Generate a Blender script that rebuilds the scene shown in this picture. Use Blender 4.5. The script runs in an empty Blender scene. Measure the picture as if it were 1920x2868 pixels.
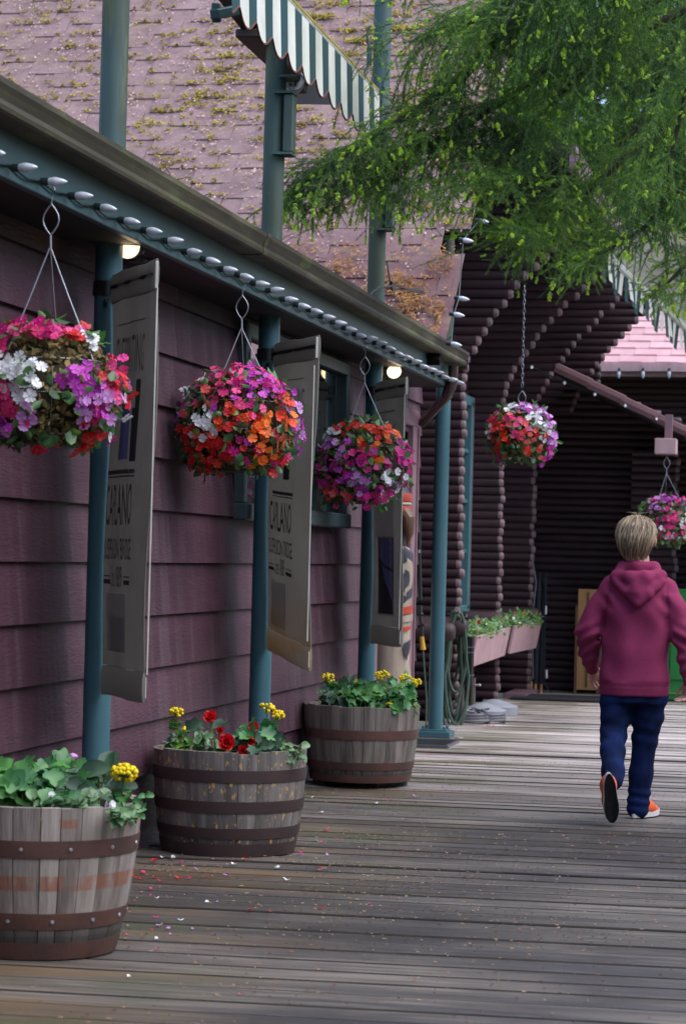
import bpy, bmesh, math, random
import numpy as np
from math import sin, cos, tan, atan, atan2, pi, radians, sqrt, hypot
from mathutils import Vector, Matrix, noise as mnoise

# ------------------------------------------------------------------ camera, sky, sun, exposure
SC = bpy.context.scene
COL = SC.collection
CAM_H = 1.36
FPX, PW, PH = 6684.0, 1920.0, 2868.0          # focal length and frame in photograph pixels
YAW, PITCH, ROLL = atan(1368.6 / 6685), atan(121 / 6684), 0.0255
fw = np.array([-sin(YAW) * cos(PITCH), cos(YAW) * cos(PITCH), sin(PITCH)])
r0 = np.array([cos(YAW), sin(YAW), 0.0]); u0 = np.cross(r0, fw)
rt = cos(ROLL) * r0 + sin(ROLL) * u0
up = cos(ROLL) * u0 - sin(ROLL) * r0
CP = np.array([0, 0, CAM_H])
cam_data = bpy.data.cameras.new('camera'); cam = bpy.data.objects.new('camera', cam_data); COL.objects.link(cam)
cam.matrix_world = Matrix([[rt[0], up[0], -fw[0], 0], [rt[1], up[1], -fw[1], 0], [rt[2], up[2], -fw[2], CAM_H], [0, 0, 0, 1]])
cam_data.sensor_fit = 'VERTICAL'; cam_data.sensor_height = 23.6; cam_data.sensor_width = 15.8; cam_data.lens = 55.0
cam_data.clip_start = 0.1; cam_data.clip_end = 2000
cam_data.dof.use_dof = True; cam_data.dof.focus_distance = 11.6; cam_data.dof.aperture_fstop = 4.0
SC.camera = cam

SUN_EL, SUN_AZ = radians(56), radians(97)     # azimuth clockwise from +Y
world = bpy.data.worlds.new('World'); SC.world = world; world.use_nodes = True
wn = world.node_tree; wn.nodes.clear()
wo = wn.nodes.new('ShaderNodeOutputWorld'); wb = wn.nodes.new('ShaderNodeBackground'); ws = wn.nodes.new('ShaderNodeTexSky')
ws.sky_type = 'NISHITA'; ws.sun_disc = False; ws.sun_elevation = SUN_EL; ws.sun_rotation = SUN_AZ
ws.air_density = 1.0; ws.dust_density = 1.2; ws.ozone_density = 1.0
wb.inputs['Strength'].default_value = 0.095
wn.links.new(ws.outputs[0], wb.inputs[0]); wn.links.new(wb.outputs[0], wo.inputs[0])
sun_d = bpy.data.lights.new('sun', 'SUN'); sun = bpy.data.objects.new('sun', sun_d); COL.objects.link(sun)
sun_d.energy = 1.4; sun_d.angle = radians(75); sun_d.color = (1.0, 0.985, 0.97)
sd = Vector((sin(SUN_AZ) * cos(SUN_EL), cos(SUN_AZ) * cos(SUN_EL), sin(SUN_EL)))
sun.rotation_euler = sd.to_track_quat('Z', 'Y').to_euler()
vs = SC.view_settings
vs.view_transform = 'Standard'; vs.look = 'None'; vs.gamma = 1.0; vs.use_curve_mapping = False
vs.exposure = 1.55
SC.cycles.max_bounces = 8; SC.cycles.use_denoising = True

# pixel of the photograph -> point of the place
def ray(x, y): return fw + (x - PW / 2) / FPX * rt - (y - PH / 2) / FPX * up
def onx(x, y, X):
    d = ray(x, y); return CP + d * (X / d[0])
def ony(x, y, Y):
    d = ray(x, y); return CP + d * (Y / d[1])
def onz(x, y, z=0.0):
    d = ray(x, y); return CP + d * ((z - CAM_H) / d[2])
def proj(p):
    d = np.asarray(p, float) - CP; z = d @ fw
    return PW / 2 + FPX * (d @ rt) / z, PH / 2 - FPX * (d @ up) / z
RNG = random.Random(7)
NR = np.random.default_rng(11)

# ------------------------------------------------------------------ object helpers
def tag(o, label=None, cat=None, group=None, kind=None):
    if label: o['label'] = label
    if cat: o['category'] = cat
    if group: o['group'] = group
    if kind: o['kind'] = kind
    return o
def thing(name, label, cat, loc=(0, 0, 0), rz=0.0, group=None):
    o = bpy.data.objects.new(name, None); COL.objects.link(o)
    o.empty_display_size = 0.1
    o.location = tuple(float(c) for c in loc); o.rotation_euler = (0, 0, rz)
    return tag(o, label, cat, group)
def inst(name, me, parent=None, loc=(0, 0, 0), rot=(0, 0, 0), scale=(1, 1, 1), mtx=None):
    o = bpy.data.objects.new(name, me); COL.objects.link(o)
    if parent is not None: o.parent = parent
    if mtx is not None: o.matrix_local = mtx
    else:
        o.location = tuple(float(c) for c in loc); o.rotation_euler = rot; o.scale = scale
    return o

class MB:
    """collects shapes, builds one mesh"""
    def __init__(self): self.v = []; self.f = []; self.m = []; self.nv = 0; self.s = []
    def add(self, vs, fs, mat=0, smooth=False):
        b = self.nv
        self.v.extend([tuple(map(float, p)) for p in vs]); self.nv += len(vs)
        for f in fs:
            self.f.append(tuple(i + b for i in f)); self.m.append(mat); self.s.append(smooth)
        return self
    def box(self, c, s, mat=0, M=None, bev=0.0):
        x, y, z = s[0] / 2, s[1] / 2, s[2] / 2
        if bev <= 0:
            vs = [(sx * x, sy * y, sz * z) for sx in (-1, 1) for sy in (-1, 1) for sz in (-1, 1)]
            fs = [(0, 1, 3, 2), (4, 6, 7, 5), (0, 4, 5, 1), (2, 3, 7, 6), (0, 2, 6, 4), (1, 5, 7, 3)]
        else:
            bm = bmesh.new(); bmesh.ops.create_cube(bm, size=1)
            for v in bm.verts: v.co = Vector((v.co.x * s[0], v.co.y * s[1], v.co.z * s[2]))
            bmesh.ops.bevel(bm, geom=list(bm.edges), offset=bev, segments=1, affect='EDGES')
            bm.verts.index_update()
            vs = [tuple(v.co) for v in bm.verts]; fs = [tuple(v.index for v in f.verts) for f in bm.faces]; bm.free()
        if M is not None: vs = [tuple(M @ Vector(p)) for p in vs]
        vs = [(p[0] + c[0], p[1] + c[1], p[2] + c[2]) for p in vs]
        return self.add(vs, fs, mat)
    def prism(self, prof, place, a, b, mat=0, endmat=None, smooth=False):
        """profile (2D points, ccw) extruded from a to b; place(u, v, t) -> xyz"""
        n = len(prof)
        vs = [place(u, v, a) for u, v in prof] + [place(u, v, b) for u, v in prof]
        self.add(vs, [(i, (i + 1) % n, n + (i + 1) % n, n + i) for i in range(n)], mat, smooth)
        self.add(vs, [tuple(range(n - 1, -1, -1)), tuple(range(n, 2 * n))], mat if endmat is None else endmat)
        return self
    def tube(self, pts, r, n=8, mat=0, cap=True, closed=False):
        pts = [Vector(tuple(map(float, p))) for p in pts]; k = len(pts)
        rs = r if isinstance(r, (list, tuple)) else [r] * k
        t0 = (pts[1] - pts[0]).normalized()
        a = t0.orthogonal().normalized(); vs = []
        for i, p in enumerate(pts):
            if closed: t = pts[(i + 1) % k] - pts[i - 1]
            else: t = (pts[min(i + 1, k - 1)] - pts[max(i - 1, 0)])
            t = t.normalized() if t.length > 1e-9 else t0
            a = (a - t * a.dot(t)); a = a.normalized() if a.length > 1e-6 else t.orthogonal().normalized()
            bb = t.cross(a)
            for j in range(n):
                w = 2 * pi * j / n; q = p + (a * cos(w) + bb * sin(w)) * rs[i]; vs.append(tuple(q))
        fs = [(i * n + j, i * n + (j + 1) % n, (i + 1) * n + (j + 1) % n, (i + 1) * n + j) for i in range(k - 1) for j in range(n)]
        if closed: fs += [((k - 1) * n + j, (k - 1) * n + (j + 1) % n, (j + 1) % n, j) for j in range(n)]
        self.add(vs, fs, mat, True)
        if cap and not closed:
            self.add(vs, [tuple(range(n - 1, -1, -1)), tuple((k - 1) * n + j for j in range(n))], mat)
        return self
    def lathe(self, prof, n=24, c=(0, 0, 0), mat=0, M=None, a0=0.0, a1=2 * pi, caps=False):
        full = abs(a1 - a0 - 2 * pi) < 1e-6; m = n if full else n + 1; vs = []
        for i in range(m):
            w = a0 + (a1 - a0) * i / n
            for r, z in prof: vs.append((r * cos(w), r * sin(w), z))
        if M is not None: vs = [tuple(M @ Vector(p)) for p in vs]
        vs = [(p[0] + c[0], p[1] + c[1], p[2] + c[2]) for p in vs]
        k = len(prof); fs = []
        for i in range(n):
            i2 = (i + 1) % m
            for j in range(k - 1): fs.append((i * k + j, i2 * k + j, i2 * k + j + 1, i * k + j + 1))
        self.add(vs, fs, mat, True)
        if caps:
            self.add([vs[i * k] for i in range(m)], [tuple(range(m - 1, -1, -1))], mat)
            self.add([vs[i * k + k - 1] for i in range(m)], [tuple(range(m))], mat)
        return self
    def grid(self, fn, nu, nv, mat=0, smooth=True):
        vs = [fn(i / nu, j / nv) for i in range(nu + 1) for j in range(nv + 1)]; k = nv + 1
        self.add(vs, [(i * k + j, (i + 1) * k + j, (i + 1) * k + j + 1, i * k + j + 1) for i in range(nu) for j in range(nv)], mat, smooth)
        return self
    def mesh(self, name, mats, sharp=35):
        me = bpy.data.meshes.new(name)
        me.from_pydata(self.v, [], self.f)
        for mt in (mats if isinstance(mats, (list, tuple)) else [mats]): me.materials.append(mt)
        if any(self.m): me.polygons.foreach_set('material_index', self.m)
        me.polygons.foreach_set('use_smooth', self.s)
        if any(self.s): me.set_sharp_from_angle(angle=radians(sharp))
        me.update()
        return me
    def build(self, name, mats, parent=None, loc=(0, 0, 0), rot=(0, 0, 0), sharp=35):
        return inst(name, self.mesh(name, mats, sharp), parent, loc, rot)

def np_mesh(name, V, Fq, mats, midx=None, smooth=False):
    """V (n,3), Fq (m,3|4) arrays -> mesh, fast"""
    me = bpy.data.meshes.new(name)
    V = np.asarray(V, np.float32); Fq = np.asarray(Fq, np.int32); k = Fq.shape[1]; m = len(Fq)
    me.vertices.add(len(V)); me.vertices.foreach_set('co', V.ravel())
    me.loops.add(m * k); me.loops.foreach_set('vertex_index', Fq.ravel())
    me.polygons.add(m); me.polygons.foreach_set('loop_start', np.arange(0, m * k, k, dtype=np.int32))
    for mt in (mats if isinstance(mats, (list, tuple)) else [mats]): me.materials.append(mt)
    if midx is not None: me.polygons.foreach_set('material_index', np.asarray(midx, np.int32))
    me.polygons.foreach_set('use_smooth', np.full(m, smooth, bool))
    me.update(calc_edges=True); me.validate()
    return me

# ------------------------------------------------------------------ materials
def lin(r, g, b):
    f = lambda c: c / 12.92 if c <= 0.04045 else ((c + 0.055) / 1.055) ** 2.4
    return (f(r / 255), f(g / 255), f(b / 255))
def mat(name, col, col2=None, rough=0.6, scale=6.0, stretch=(1, 1, 1), rand=0.0, bump=0.0, bscale=None, bstretch=None,
        metal=0.0, layers=(), trans=0.0, emit=None, spec=0.5, contrast=(0.35, 0.65), rough2=None, sss=0.0, detail=4.0, coat=0.0):
    m = bpy.data.materials.new(name); m.use_nodes = True
    nt = m.node_tree; N = nt.nodes; L = nt.links; N.clear()
    out = N.new('ShaderNodeOutputMaterial'); bs = N.new('ShaderNodeBsdfPrincipled'); L.new(bs.outputs[0], out.inputs[0])
    tc = N.new('ShaderNodeTexCoord'); oi = N.new('ShaderNodeObjectInfo'); geo = N.new('ShaderNodeNewGeometry')
    off = N.new('ShaderNodeMath'); off.operation = 'MULTIPLY'; off.inputs[1].default_value = 37.0; L.new(oi.outputs['Random'], off.inputs[0])
    add = N.new('ShaderNodeVectorMath'); add.operation = 'ADD'; L.new(tc.outputs['Object'], add.inputs[0]); L.new(off.outputs[0], add.inputs[1])
    def nz(sc, st, world=False, det=detail):
        mp = N.new('ShaderNodeMapping'); mp.inputs['Scale'].default_value = st
        L.new(geo.outputs['Position'] if world else add.outputs[0], mp.inputs['Vector'])
        t = N.new('ShaderNodeTexNoise'); t.inputs['Scale'].default_value = sc; t.inputs['Detail'].default_value = det
        t.inputs['Roughness'].default_value = 0.6
        L.new(mp.outputs[0], t.inputs['Vector']); return t.outputs['Fac']
    def ramp(fac, a, b):
        r = N.new('ShaderNodeMapRange'); r.inputs[1].default_value = a; r.inputs[2].default_value = b; r.clamp = True
        L.new(fac, r.inputs[0]); return r.outputs[0]
    def mix(fac, a, b):
        x = N.new('ShaderNodeMix'); x.data_type = 'RGBA'
        L.new(fac, x.inputs[0])
        for v, i in ((a, 6), (b, 7)):
            if isinstance(v, tuple): x.inputs[i].default_value = (*v, 1)
            else: L.new(v, x.inputs[i])
        return x.outputs[2]
    c2 = col2 if col2 else tuple(c * 0.75 for c in col)
    f0 = ramp(nz(scale, stretch), *contrast)
    c = mix(f0, tuple(c2), tuple(col))
    rsock = None
    for ly in layers:      # dict(scale, stretch, lo, hi, col, world, zlo, zhi, rough, amt)
        f = ramp(nz(ly.get('scale', 3), ly.get('stretch', (1, 1, 1)), ly.get('world', False)), ly.get('lo', .5), ly.get('hi', .6))
        if 'axis' in ly:   # also limited along one axis of world (or object) space
            sp = N.new('ShaderNodeSeparateXYZ'); L.new(geo.outputs['Position'] if ly.get('world') else tc.outputs['Object'], sp.inputs[0])
            g = ramp(sp.outputs[ly['axis']], ly['a0'], ly['a1'])
            mm = N.new('ShaderNodeMath'); mm.operation = 'MULTIPLY'; L.new(f, mm.inputs[0]); L.new(g, mm.inputs[1]); f = mm.outputs[0]
        if 'axis2' in ly:
            sp = N.new('ShaderNodeSeparateXYZ'); L.new(geo.outputs['Position'] if ly.get('world') else tc.outputs['Object'], sp.inputs[0])
            g = ramp(sp.outputs[ly['axis2']], ly['b0'], ly['b1'])
            mm = N.new('ShaderNodeMath'); mm.operation = 'MULTIPLY'; L.new(f, mm.inputs[0]); L.new(g, mm.inputs[1]); f = mm.outputs[0]
        if 'amt' in ly:
            mm = N.new('ShaderNodeMath'); mm.operation = 'MULTIPLY'; L.new(f, mm.inputs[0]); mm.inputs[1].default_value = ly['amt']; f = mm.outputs[0]
        c = mix(f, c, tuple(ly['col']))
        if 'rough' in ly:
            x = N.new('ShaderNodeMix'); L.new(f, x.inputs[0])
            if rsock is None: x.inputs[2].default_value = rough
            else: L.new(rsock, x.inputs[2])
            x.inputs[3].default_value = ly['rough']; rsock = x.outputs[0]
    if rand:
        mr = N.new('ShaderNodeMapRange'); mr.inputs[3].default_value = 1 - rand; mr.inputs[4].default_value = 1 + rand
        L.new(oi.outputs['Random'], mr.inputs[0])
        hs = N.new('ShaderNodeHueSaturation'); L.new(mr.outputs[0], hs.inputs['Value']); L.new(c, hs.inputs['Color']); c = hs.outputs[0]
    L.new(c, bs.inputs['Base Color'])
    if rsock is not None: L.new(rsock, bs.inputs['Roughness'])
    elif rough2 is not None:
        mr = N.new('ShaderNodeMapRange'); mr.inputs[3].default_value = rough2; mr.inputs[4].default_value = rough
        L.new(f0, mr.inputs[0]); L.new(mr.outputs[0], bs.inputs['Roughness'])
    else: bs.inputs['Roughness'].default_value = rough
    bs.inputs['Metallic'].default_value = metal; bs.inputs['Specular IOR Level'].default_value = spec
    if trans: bs.inputs['Transmission Weight'].default_value = trans
    if coat: bs.inputs['Coat Weight'].default_value = coat; bs.inputs['Coat Roughness'].default_value = 0.15
    if sss:
        bs.inputs['Subsurface Weight'].default_value = sss; bs.inputs['Subsurface Radius'].default_value = (0.02, 0.008, 0.004); bs.inputs['Subsurface Scale'].default_value = 0.5
    if emit: bs.inputs['Emission Color'].default_value = (*emit[0], 1); bs.inputs['Emission Strength'].default_value = emit[1]
    if bump:
        b = N.new('ShaderNodeBump'); b.inputs['Strength'].default_value = bump; b.inputs['Distance'].default_value = 0.01
        L.new(nz(bscale or scale * 4, bstretch or stretch, det=5.0), b.inputs['Height']); L.new(b.outputs[0], bs.inputs['Normal'])
    return m
def leaf_mat(name, col, col2, rough=0.45, tr=0.35, scale=8.0):
    m = bpy.data.materials.new(name); m.use_nodes = True
    nt = m.node_tree; N = nt.nodes; L = nt.links; N.clear()
    out = N.new('ShaderNodeOutputMaterial'); bs = N.new('ShaderNodeBsdfPrincipled'); tl = N.new('ShaderNodeBsdfTranslucent'); mx = N.new('ShaderNodeMixShader')
    geo = N.new('ShaderNodeNewGeometry'); t = N.new('ShaderNodeTexNoise'); t.inputs['Scale'].default_value = scale
    L.new(geo.outputs['Position'], t.inputs['Vector'])
    r = N.new('ShaderNodeMapRange'); r.inputs[1].default_value = .38; r.inputs[2].default_value = .62; L.new(t.outputs['Fac'], r.inputs[0])
    ri = N.new('ShaderNodeMath'); ri.operation = 'ADD'; L.new(r.outputs[0], ri.inputs[0]); 
    rr = N.new('ShaderNodeMapRange'); rr.inputs[3].default_value = -.45; rr.inputs[4].default_value = .45; L.new(geo.outputs['Random Per Island'], rr.inputs[0]); L.new(rr.outputs[0], ri.inputs[1]); ri.use_clamp = True
    x = N.new('ShaderNodeMix'); x.data_type = 'RGBA'; L.new(ri.outputs[0], x.inputs[0]); x.inputs[6].default_value = (*col2, 1); x.inputs[7].default_value = (*col, 1)
    L.new(x.outputs[2], bs.inputs['Base Color']); bs.inputs['Roughness'].default_value = rough
    L.new(x.outputs[2], tl.inputs['Color']); mx.inputs[0].default_value = tr
    L.new(bs.outputs[0], mx.inputs[1]); L.new(tl.outputs[0], mx.inputs[2]); L.new(mx.outputs[0], out.inputs[0])
    return m

M = {}
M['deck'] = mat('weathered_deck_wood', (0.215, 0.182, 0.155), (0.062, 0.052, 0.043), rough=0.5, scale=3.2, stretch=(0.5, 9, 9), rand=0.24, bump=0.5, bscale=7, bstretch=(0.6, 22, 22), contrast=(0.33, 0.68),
    layers=[dict(scale=1.5, stretch=(.3, 2.5, 1), world=True, lo=.25, hi=.5, col=(0.74, 0.65, 0.63), axis=1, a0=12.0, a1=19.0, amt=.85, rough=.5),  # far planks paler: drier wood, plus sky sheen put into the colour
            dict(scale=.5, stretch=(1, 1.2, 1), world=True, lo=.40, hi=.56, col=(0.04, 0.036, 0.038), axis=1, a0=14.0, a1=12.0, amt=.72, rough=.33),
            dict(scale=2.6, stretch=(.22, 2.6, 1), world=True, lo=.52, hi=.62, col=(0.052, 0.048, 0.05), amt=.75),
            dict(scale=1.1, stretch=(.5, 2.5, 1), world=True, lo=.50, hi=.62, col=(0.16, 0.10, 0.045), axis=0, a0=-1.5, a1=-2.3, amt=.7),
            dict(scale=.9, stretch=(1, 1.5, 1), world=True, lo=.5, hi=.6, col=(0.07, 0.085, 0.03), axis=0, a0=-1.7, a1=-2.2, amt=.55),
            dict(scale=9, stretch=(.12, 7, 1), world=True, lo=.54, hi=.62, col=(0.06, 0.055, 0.06), amt=.6), dict(scale=14, stretch=(.2, 8, 1), world=True, lo=.58, hi=.66, col=(0.33, 0.305, 0.30), amt=.4)])
M['deckedge'] = mat('dirty_plank_edge', (0.05, 0.042, 0.037), (0.03, 0.026, 0.024), rough=.9, spec=.15)
M['under'] = mat('dark_underside', (0.012, 0.010, 0.010), rough=.95, spec=.1)
M['ground'] = mat('earth', (0.10, 0.09, 0.07), (0.06, 0.07, 0.04), rough=.95, scale=.8)
M['siding'] = mat('plum_painted_siding', (0.092, 0.038, 0.058), (0.062, 0.026, 0.039), rough=.6, spec=.35, scale=1.6, stretch=(1, .35, 3), rand=.07, bump=.55, bscale=16, bstretch=(1, 1.1, 5.5),
    layers=[dict(scale=3.2, stretch=(1, 2.2, .12), world=True, lo=.50, hi=.66, col=(0.125, 0.078, 0.096), amt=.6),
            dict(scale=2.2, stretch=(1, 2.0, .15), world=True, lo=.54, hi=.72, col=(0.045, 0.022, 0.033), amt=.35),
            dict(scale=30, stretch=(1, 1, 1), world=True, lo=.70, hi=.74, col=(0.07, 0.045, 0.05), amt=.6)])
M['trim'] = mat('plum_trim_paint', (0.26, 0.15, 0.18), rough=.5, rand=.05)
M['soffit'] = mat('dark_brown_soffit', (0.012, 0.008, 0.008), rough=.7)
M['teal'] = mat('teal_pole_paint', (0.048, 0.132, 0.165), (0.04, 0.108, 0.138), rough=.4, scale=3, bump=.08, bscale=60,
    layers=[dict(scale=3.0, stretch=(1, 1, .25), world=True, lo=.12, hi=.42, col=(0.048, 0.062, 0.036), axis=2, a0=2.75, a1=3.1, amt=.95, rough=.65),
            dict(scale=7, stretch=(1, 1, .15), world=True, lo=.56, hi=.66, col=(0.20, 0.20, 0.075), axis=2, a0=2.9, a1=3.4, amt=.55),
            dict(scale=18, stretch=(1, 1, .7), world=True, lo=.69, hi=.71, col=(0.13, 0.085, 0.05), amt=.8), dict(scale=5, stretch=(1, 1, .1), world=True, lo=.5, hi=.7, col=(0.075, 0.18, 0.22), amt=.5)])
M['tealdark'] = mat('dark_teal_fascia', (0.035, 0.085, 0.095), (0.03, 0.065, 0.07), rough=.45, scale=2)
M['tealtrim'] = mat('teal_window_paint', (0.075, 0.19, 0.21), (0.06, 0.15, 0.17), rough=.45)
M['greytrim'] = mat('grey_teal_window_paint', (0.045, 0.075, 0.085), (0.035, 0.06, 0.07), rough=.45)
M['gutter'] = mat('mossy_gutter_paint', (0.072, 0.060, 0.034), (0.028, 0.023, 0.016), rough=.55, spec=.3, scale=2.4, stretch=(1, .35, 3.5), bump=.2, bscale=20,
    layers=[dict(scale=2.0, stretch=(1, .5, 4), world=True, lo=.52, hi=.68, col=(0.20, 0.185, 0.11), amt=.5),
            dict(scale=3, stretch=(1, .7, 2), world=True, lo=.56, hi=.66, col=(0.11, 0.14, 0.03), amt=.6)])
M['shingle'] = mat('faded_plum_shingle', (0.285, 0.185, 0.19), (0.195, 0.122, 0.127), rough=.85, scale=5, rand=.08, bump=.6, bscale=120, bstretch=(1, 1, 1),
    layers=[dict(scale=60, world=True, lo=.62, hi=.68, col=(0.46, 0.35, 0.36), amt=.7),
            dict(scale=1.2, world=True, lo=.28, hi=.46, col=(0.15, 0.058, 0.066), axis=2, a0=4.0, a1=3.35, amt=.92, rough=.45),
            dict(scale=3.5, stretch=(.6, 2, 2), world=True, lo=.55, hi=.66, col=(0.30, 0.22, 0.13), amt=.45)])
M['moss'] = leaf_mat('roof_moss', (0.44, 0.36, 0.045), (0.27, 0.18, 0.04), rough=.9, tr=.15, scale=2.2)
M['bits'] = leaf_mat('pale_fallen_bits', (0.60, 0.42, 0.36), (0.42, 0.25, 0.16), rough=.85, tr=.1, scale=9)
M['needles'] = leaf_mat('brown_needle_litter', (0.42, 0.20, 0.07), (0.20, 0.085, 0.03), rough=.8, tr=.1, scale=9)
M['log'] = mat('dark_plum_log', (0.056, 0.028, 0.035), (0.038, 0.02, 0.025), rough=.5, spec=.35, scale=2.5, stretch=(.5, 2, 2), rand=.16, bump=.2, bscale=14, bstretch=(.6, 8, 8))
M['logend'] = mat('worn_log_end', (0.19, 0.12, 0.132), (0.12, 0.072, 0.082), rough=.65, scale=9, rand=.15)  # paler ends: worn paint, with light from the open side put into the colour
M['pinkwood'] = mat('faded_pink_board', (0.50, 0.32, 0.345), (0.42, 0.26, 0.28), rough=.55, scale=4, stretch=(3, 1, .6),
    layers=[dict(scale=5, stretch=(2, 2, .3), world=True, lo=.56, hi=.68, col=(0.23, 0.12, 0.13), amt=.5)])
M['capshingle'] = mat('plum_cap_shingle', (0.24, 0.12, 0.13), (0.17, 0.085, 0.095), rough=.85, scale=3)
M['pinkroof'] = mat('sunlit_pink_shingle', (0.66, 0.40, 0.42), (0.58, 0.32, 0.35), rough=.8, rand=.08, scale=3)  # one pale pink for the far roof, varied slightly per shingle
M['glass'] = mat('dark_window_glass', (0.02, 0.025, 0.025), rough=.03, spec=1.0)
M['black'] = mat('black_plastic', (0.012, 0.012, 0.014), rough=.4)
M['blackmetal'] = mat('black_clamp_metal', (0.01, 0.01, 0.011), rough=.35, spec=.6)
M['steel'] = mat('galvanised_wire', (0.55, 0.56, 0.6), rough=.35, metal=.85)
M['wirecoat'] = mat('grey_hanger_wire', (0.34, 0.35, 0.40), rough=.35, metal=.4)
M['bulb'] = mat('frosted_bulb', (0.60, 0.63, 0.70), (0.5, 0.53, 0.6), rough=.16, spec=.8, scale=40, coat=.5)
M['socket'] = mat('green_bulb_socket', (0.012, 0.03, 0.028), rough=.5)
def translucent(m, amt):
    nt = m.node_tree; N = nt.nodes; L = nt.links
    bs = [n for n in N if n.type == 'BSDF_PRINCIPLED'][0]; out = [n for n in N if n.type == 'OUTPUT_MATERIAL'][0]
    tl = N.new('ShaderNodeBsdfTranslucent'); mx = N.new('ShaderNodeMixShader'); mx.inputs[0].default_value = amt
    src = bs.inputs['Base Color'].links[0].from_socket; L.new(src, tl.inputs['Color']); L.new(bs.outputs[0], mx.inputs[1]); L.new(tl.outputs[0], mx.inputs[2]); L.new(mx.outputs[0], out.inputs[0])
    return m
M['banner'] = mat('taupe_banner_vinyl', (0.395, 0.382, 0.362), (0.345, 0.332, 0.315), rough=.62, scale=2, bump=.06, bscale=300,
    layers=[dict(scale=2.2, stretch=(2, 2, .5), lo=.52, hi=.68, col=(0.30, 0.285, 0.265), amt=.6)])
M['bannerstain'] = mat('stained_banner_vinyl', (0.48, 0.465, 0.43), (0.42, 0.40, 0.37), rough=.6, scale=2,
    layers=[dict(scale=3, lo=.40, hi=.62, col=(0.46, 0.30, 0.12), axis=2, a0=-1.30, a1=-1.56, amt=.85)])
M['sleeve'] = mat('banner_sleeve_cloth', (0.32, 0.308, 0.285), (0.28, 0.268, 0.25), rough=.7, scale=3)
M['ivory'] = mat('banner_edge_white', (0.50, 0.49, 0.43), rough=.6)
M['ink'] = mat('banner_ink', (0.06, 0.058, 0.062), (0.09, 0.086, 0.085), rough=.6, scale=30)
M['inkfade'] = mat('faded_banner_ink', (0.26, 0.235, 0.205), rough=.7)
M['photoblue'] = mat('banner_print_blue', (0.16, 0.21, 0.52), (0.12, 0.14, 0.32), rough=.5, scale=2)
M['photogrey'] = mat('banner_print_slate', (0.74, 0.73, 0.77), (0.66, 0.65, 0.69), rough=.5, scale=3)
M['photodark'] = mat('banner_print_forest', (0.03, 0.045, 0.05), (0.02, 0.03, 0.035), rough=.5, scale=5)
M['photogreen'] = mat('banner_print_green', (0.02, 0.07, 0.045), rough=.5)
[translucent(M[k_], .5) for k_ in ('banner', 'bannerstain', 'inkfade', 'sleeve')]; translucent(M['photogrey'], .9)
def stave_mat(name, a, b, band, foot_z, footcol=(0.03, 0.026, 0.024), lichen=False):
    ly = [dict(scale=10, stretch=(1, 1, .12), lo=.52, hi=.7, col=tuple(c * .45 for c in b), amt=.8),
          dict(scale=2, lo=.2, hi=.35, col=footcol, axis=2, a0=foot_z + .05, a1=foot_z - .03, amt=.9)]  # staves darker towards the foot
    if band:
        ly.append(dict(scale=12, stretch=(1, 1, .4), lo=.40, hi=.55, col=(0.27, 0.095, 0.05), axis=2, a0=band[0], a1=band[0] + .006, axis2=2, b0=band[1], b1=band[1] - .006, amt=.8))
        ly.append(dict(scale=9, stretch=(1, 1, .6), lo=.50, hi=.58, col=(0.27, 0.10, 0.05), axis=2, a0=band[2], a1=band[2] + .006, axis2=2, b0=band[3], b1=band[3] - .006, amt=.7))
    if lichen: ly.append(dict(scale=42, stretch=(1.0, 1.0, .6), lo=.60, hi=.62, col=(0.46, 0.27, 0.09), amt=.95, axis=2, a0=.02, a1=.05))
    return mat(name, a, b, rough=.75, scale=7, stretch=(1.5, 1.5, .16), rand=.2, bump=.8, bscale=18, bstretch=(2, 2, .12), layers=ly)
M['stave1'] = stave_mat('pale_barrel_oak', (0.36, 0.31, 0.285), (0.19, 0.155, 0.14), (.232, .288, .44, .475), .105)
M['stave2'] = stave_mat('grey_barrel_oak', (0.215, 0.19, 0.18), (0.09, 0.078, 0.075), None, .07, lichen=True)
M['stave3'] = stave_mat('brown_barrel_oak', (0.25, 0.215, 0.19), (0.115, 0.095, 0.085), None, .105)
M['rust'] = mat('rusty_barrel_hoop', (0.125, 0.058, 0.045), (0.08, 0.042, 0.037), rough=.55, scale=5, metal=.15, bump=.2, bscale=90)
M['hoopdark'] = mat('dark_barrel_hoop', (0.065, 0.038, 0.038), (0.048, 0.03, 0.032), rough=.5, scale=5, metal=.2, bump=.15, bscale=80)
M['soil'] = mat('potting_soil', (0.03, 0.021, 0.016), (0.06, 0.04, 0.028), rough=.95, scale=40, bump=1, bscale=60)
M['basketmoss'] = leaf_mat('sphagnum_moss', (0.27, 0.20, 0.075), (0.10, 0.075, 0.025), rough=.95, tr=.1, scale=14)
M['core'] = mat('basket_soil', (0.028, 0.024, 0.012), (0.05, 0.045, 0.02), rough=.95, scale=30)
M['leaf'] = leaf_mat('impatiens_leaf', (0.12, 0.25, 0.07), (0.03, 0.10, 0.042), rough=.35, tr=.25)
M['leafbright'] = leaf_mat('bright_leaf', (0.16, 0.32, 0.045), (0.06, 0.19, 0.035), rough=.4, tr=.3)
M['leafmid'] = leaf_mat('geranium_leaf', (0.10, 0.30, 0.075), (0.04, 0.16, 0.06), rough=.42, tr=.25)
M['leafmint'] = leaf_mat('pale_mint_leaf', (0.17, 0.30, 0.14), (0.09, 0.20, 0.09), rough=.5, tr=.2)
M['leafdark'] = leaf_mat('dark_begonia_leaf', (0.05, 0.115, 0.06), (0.022, 0.055, 0.038), rough=.55, tr=.15)
M['leafbronze'] = leaf_mat('bronze_begonia_leaf', (0.10, 0.045, 0.025), (0.035, 0.02, 0.018), rough=.3, tr=.15)
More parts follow.
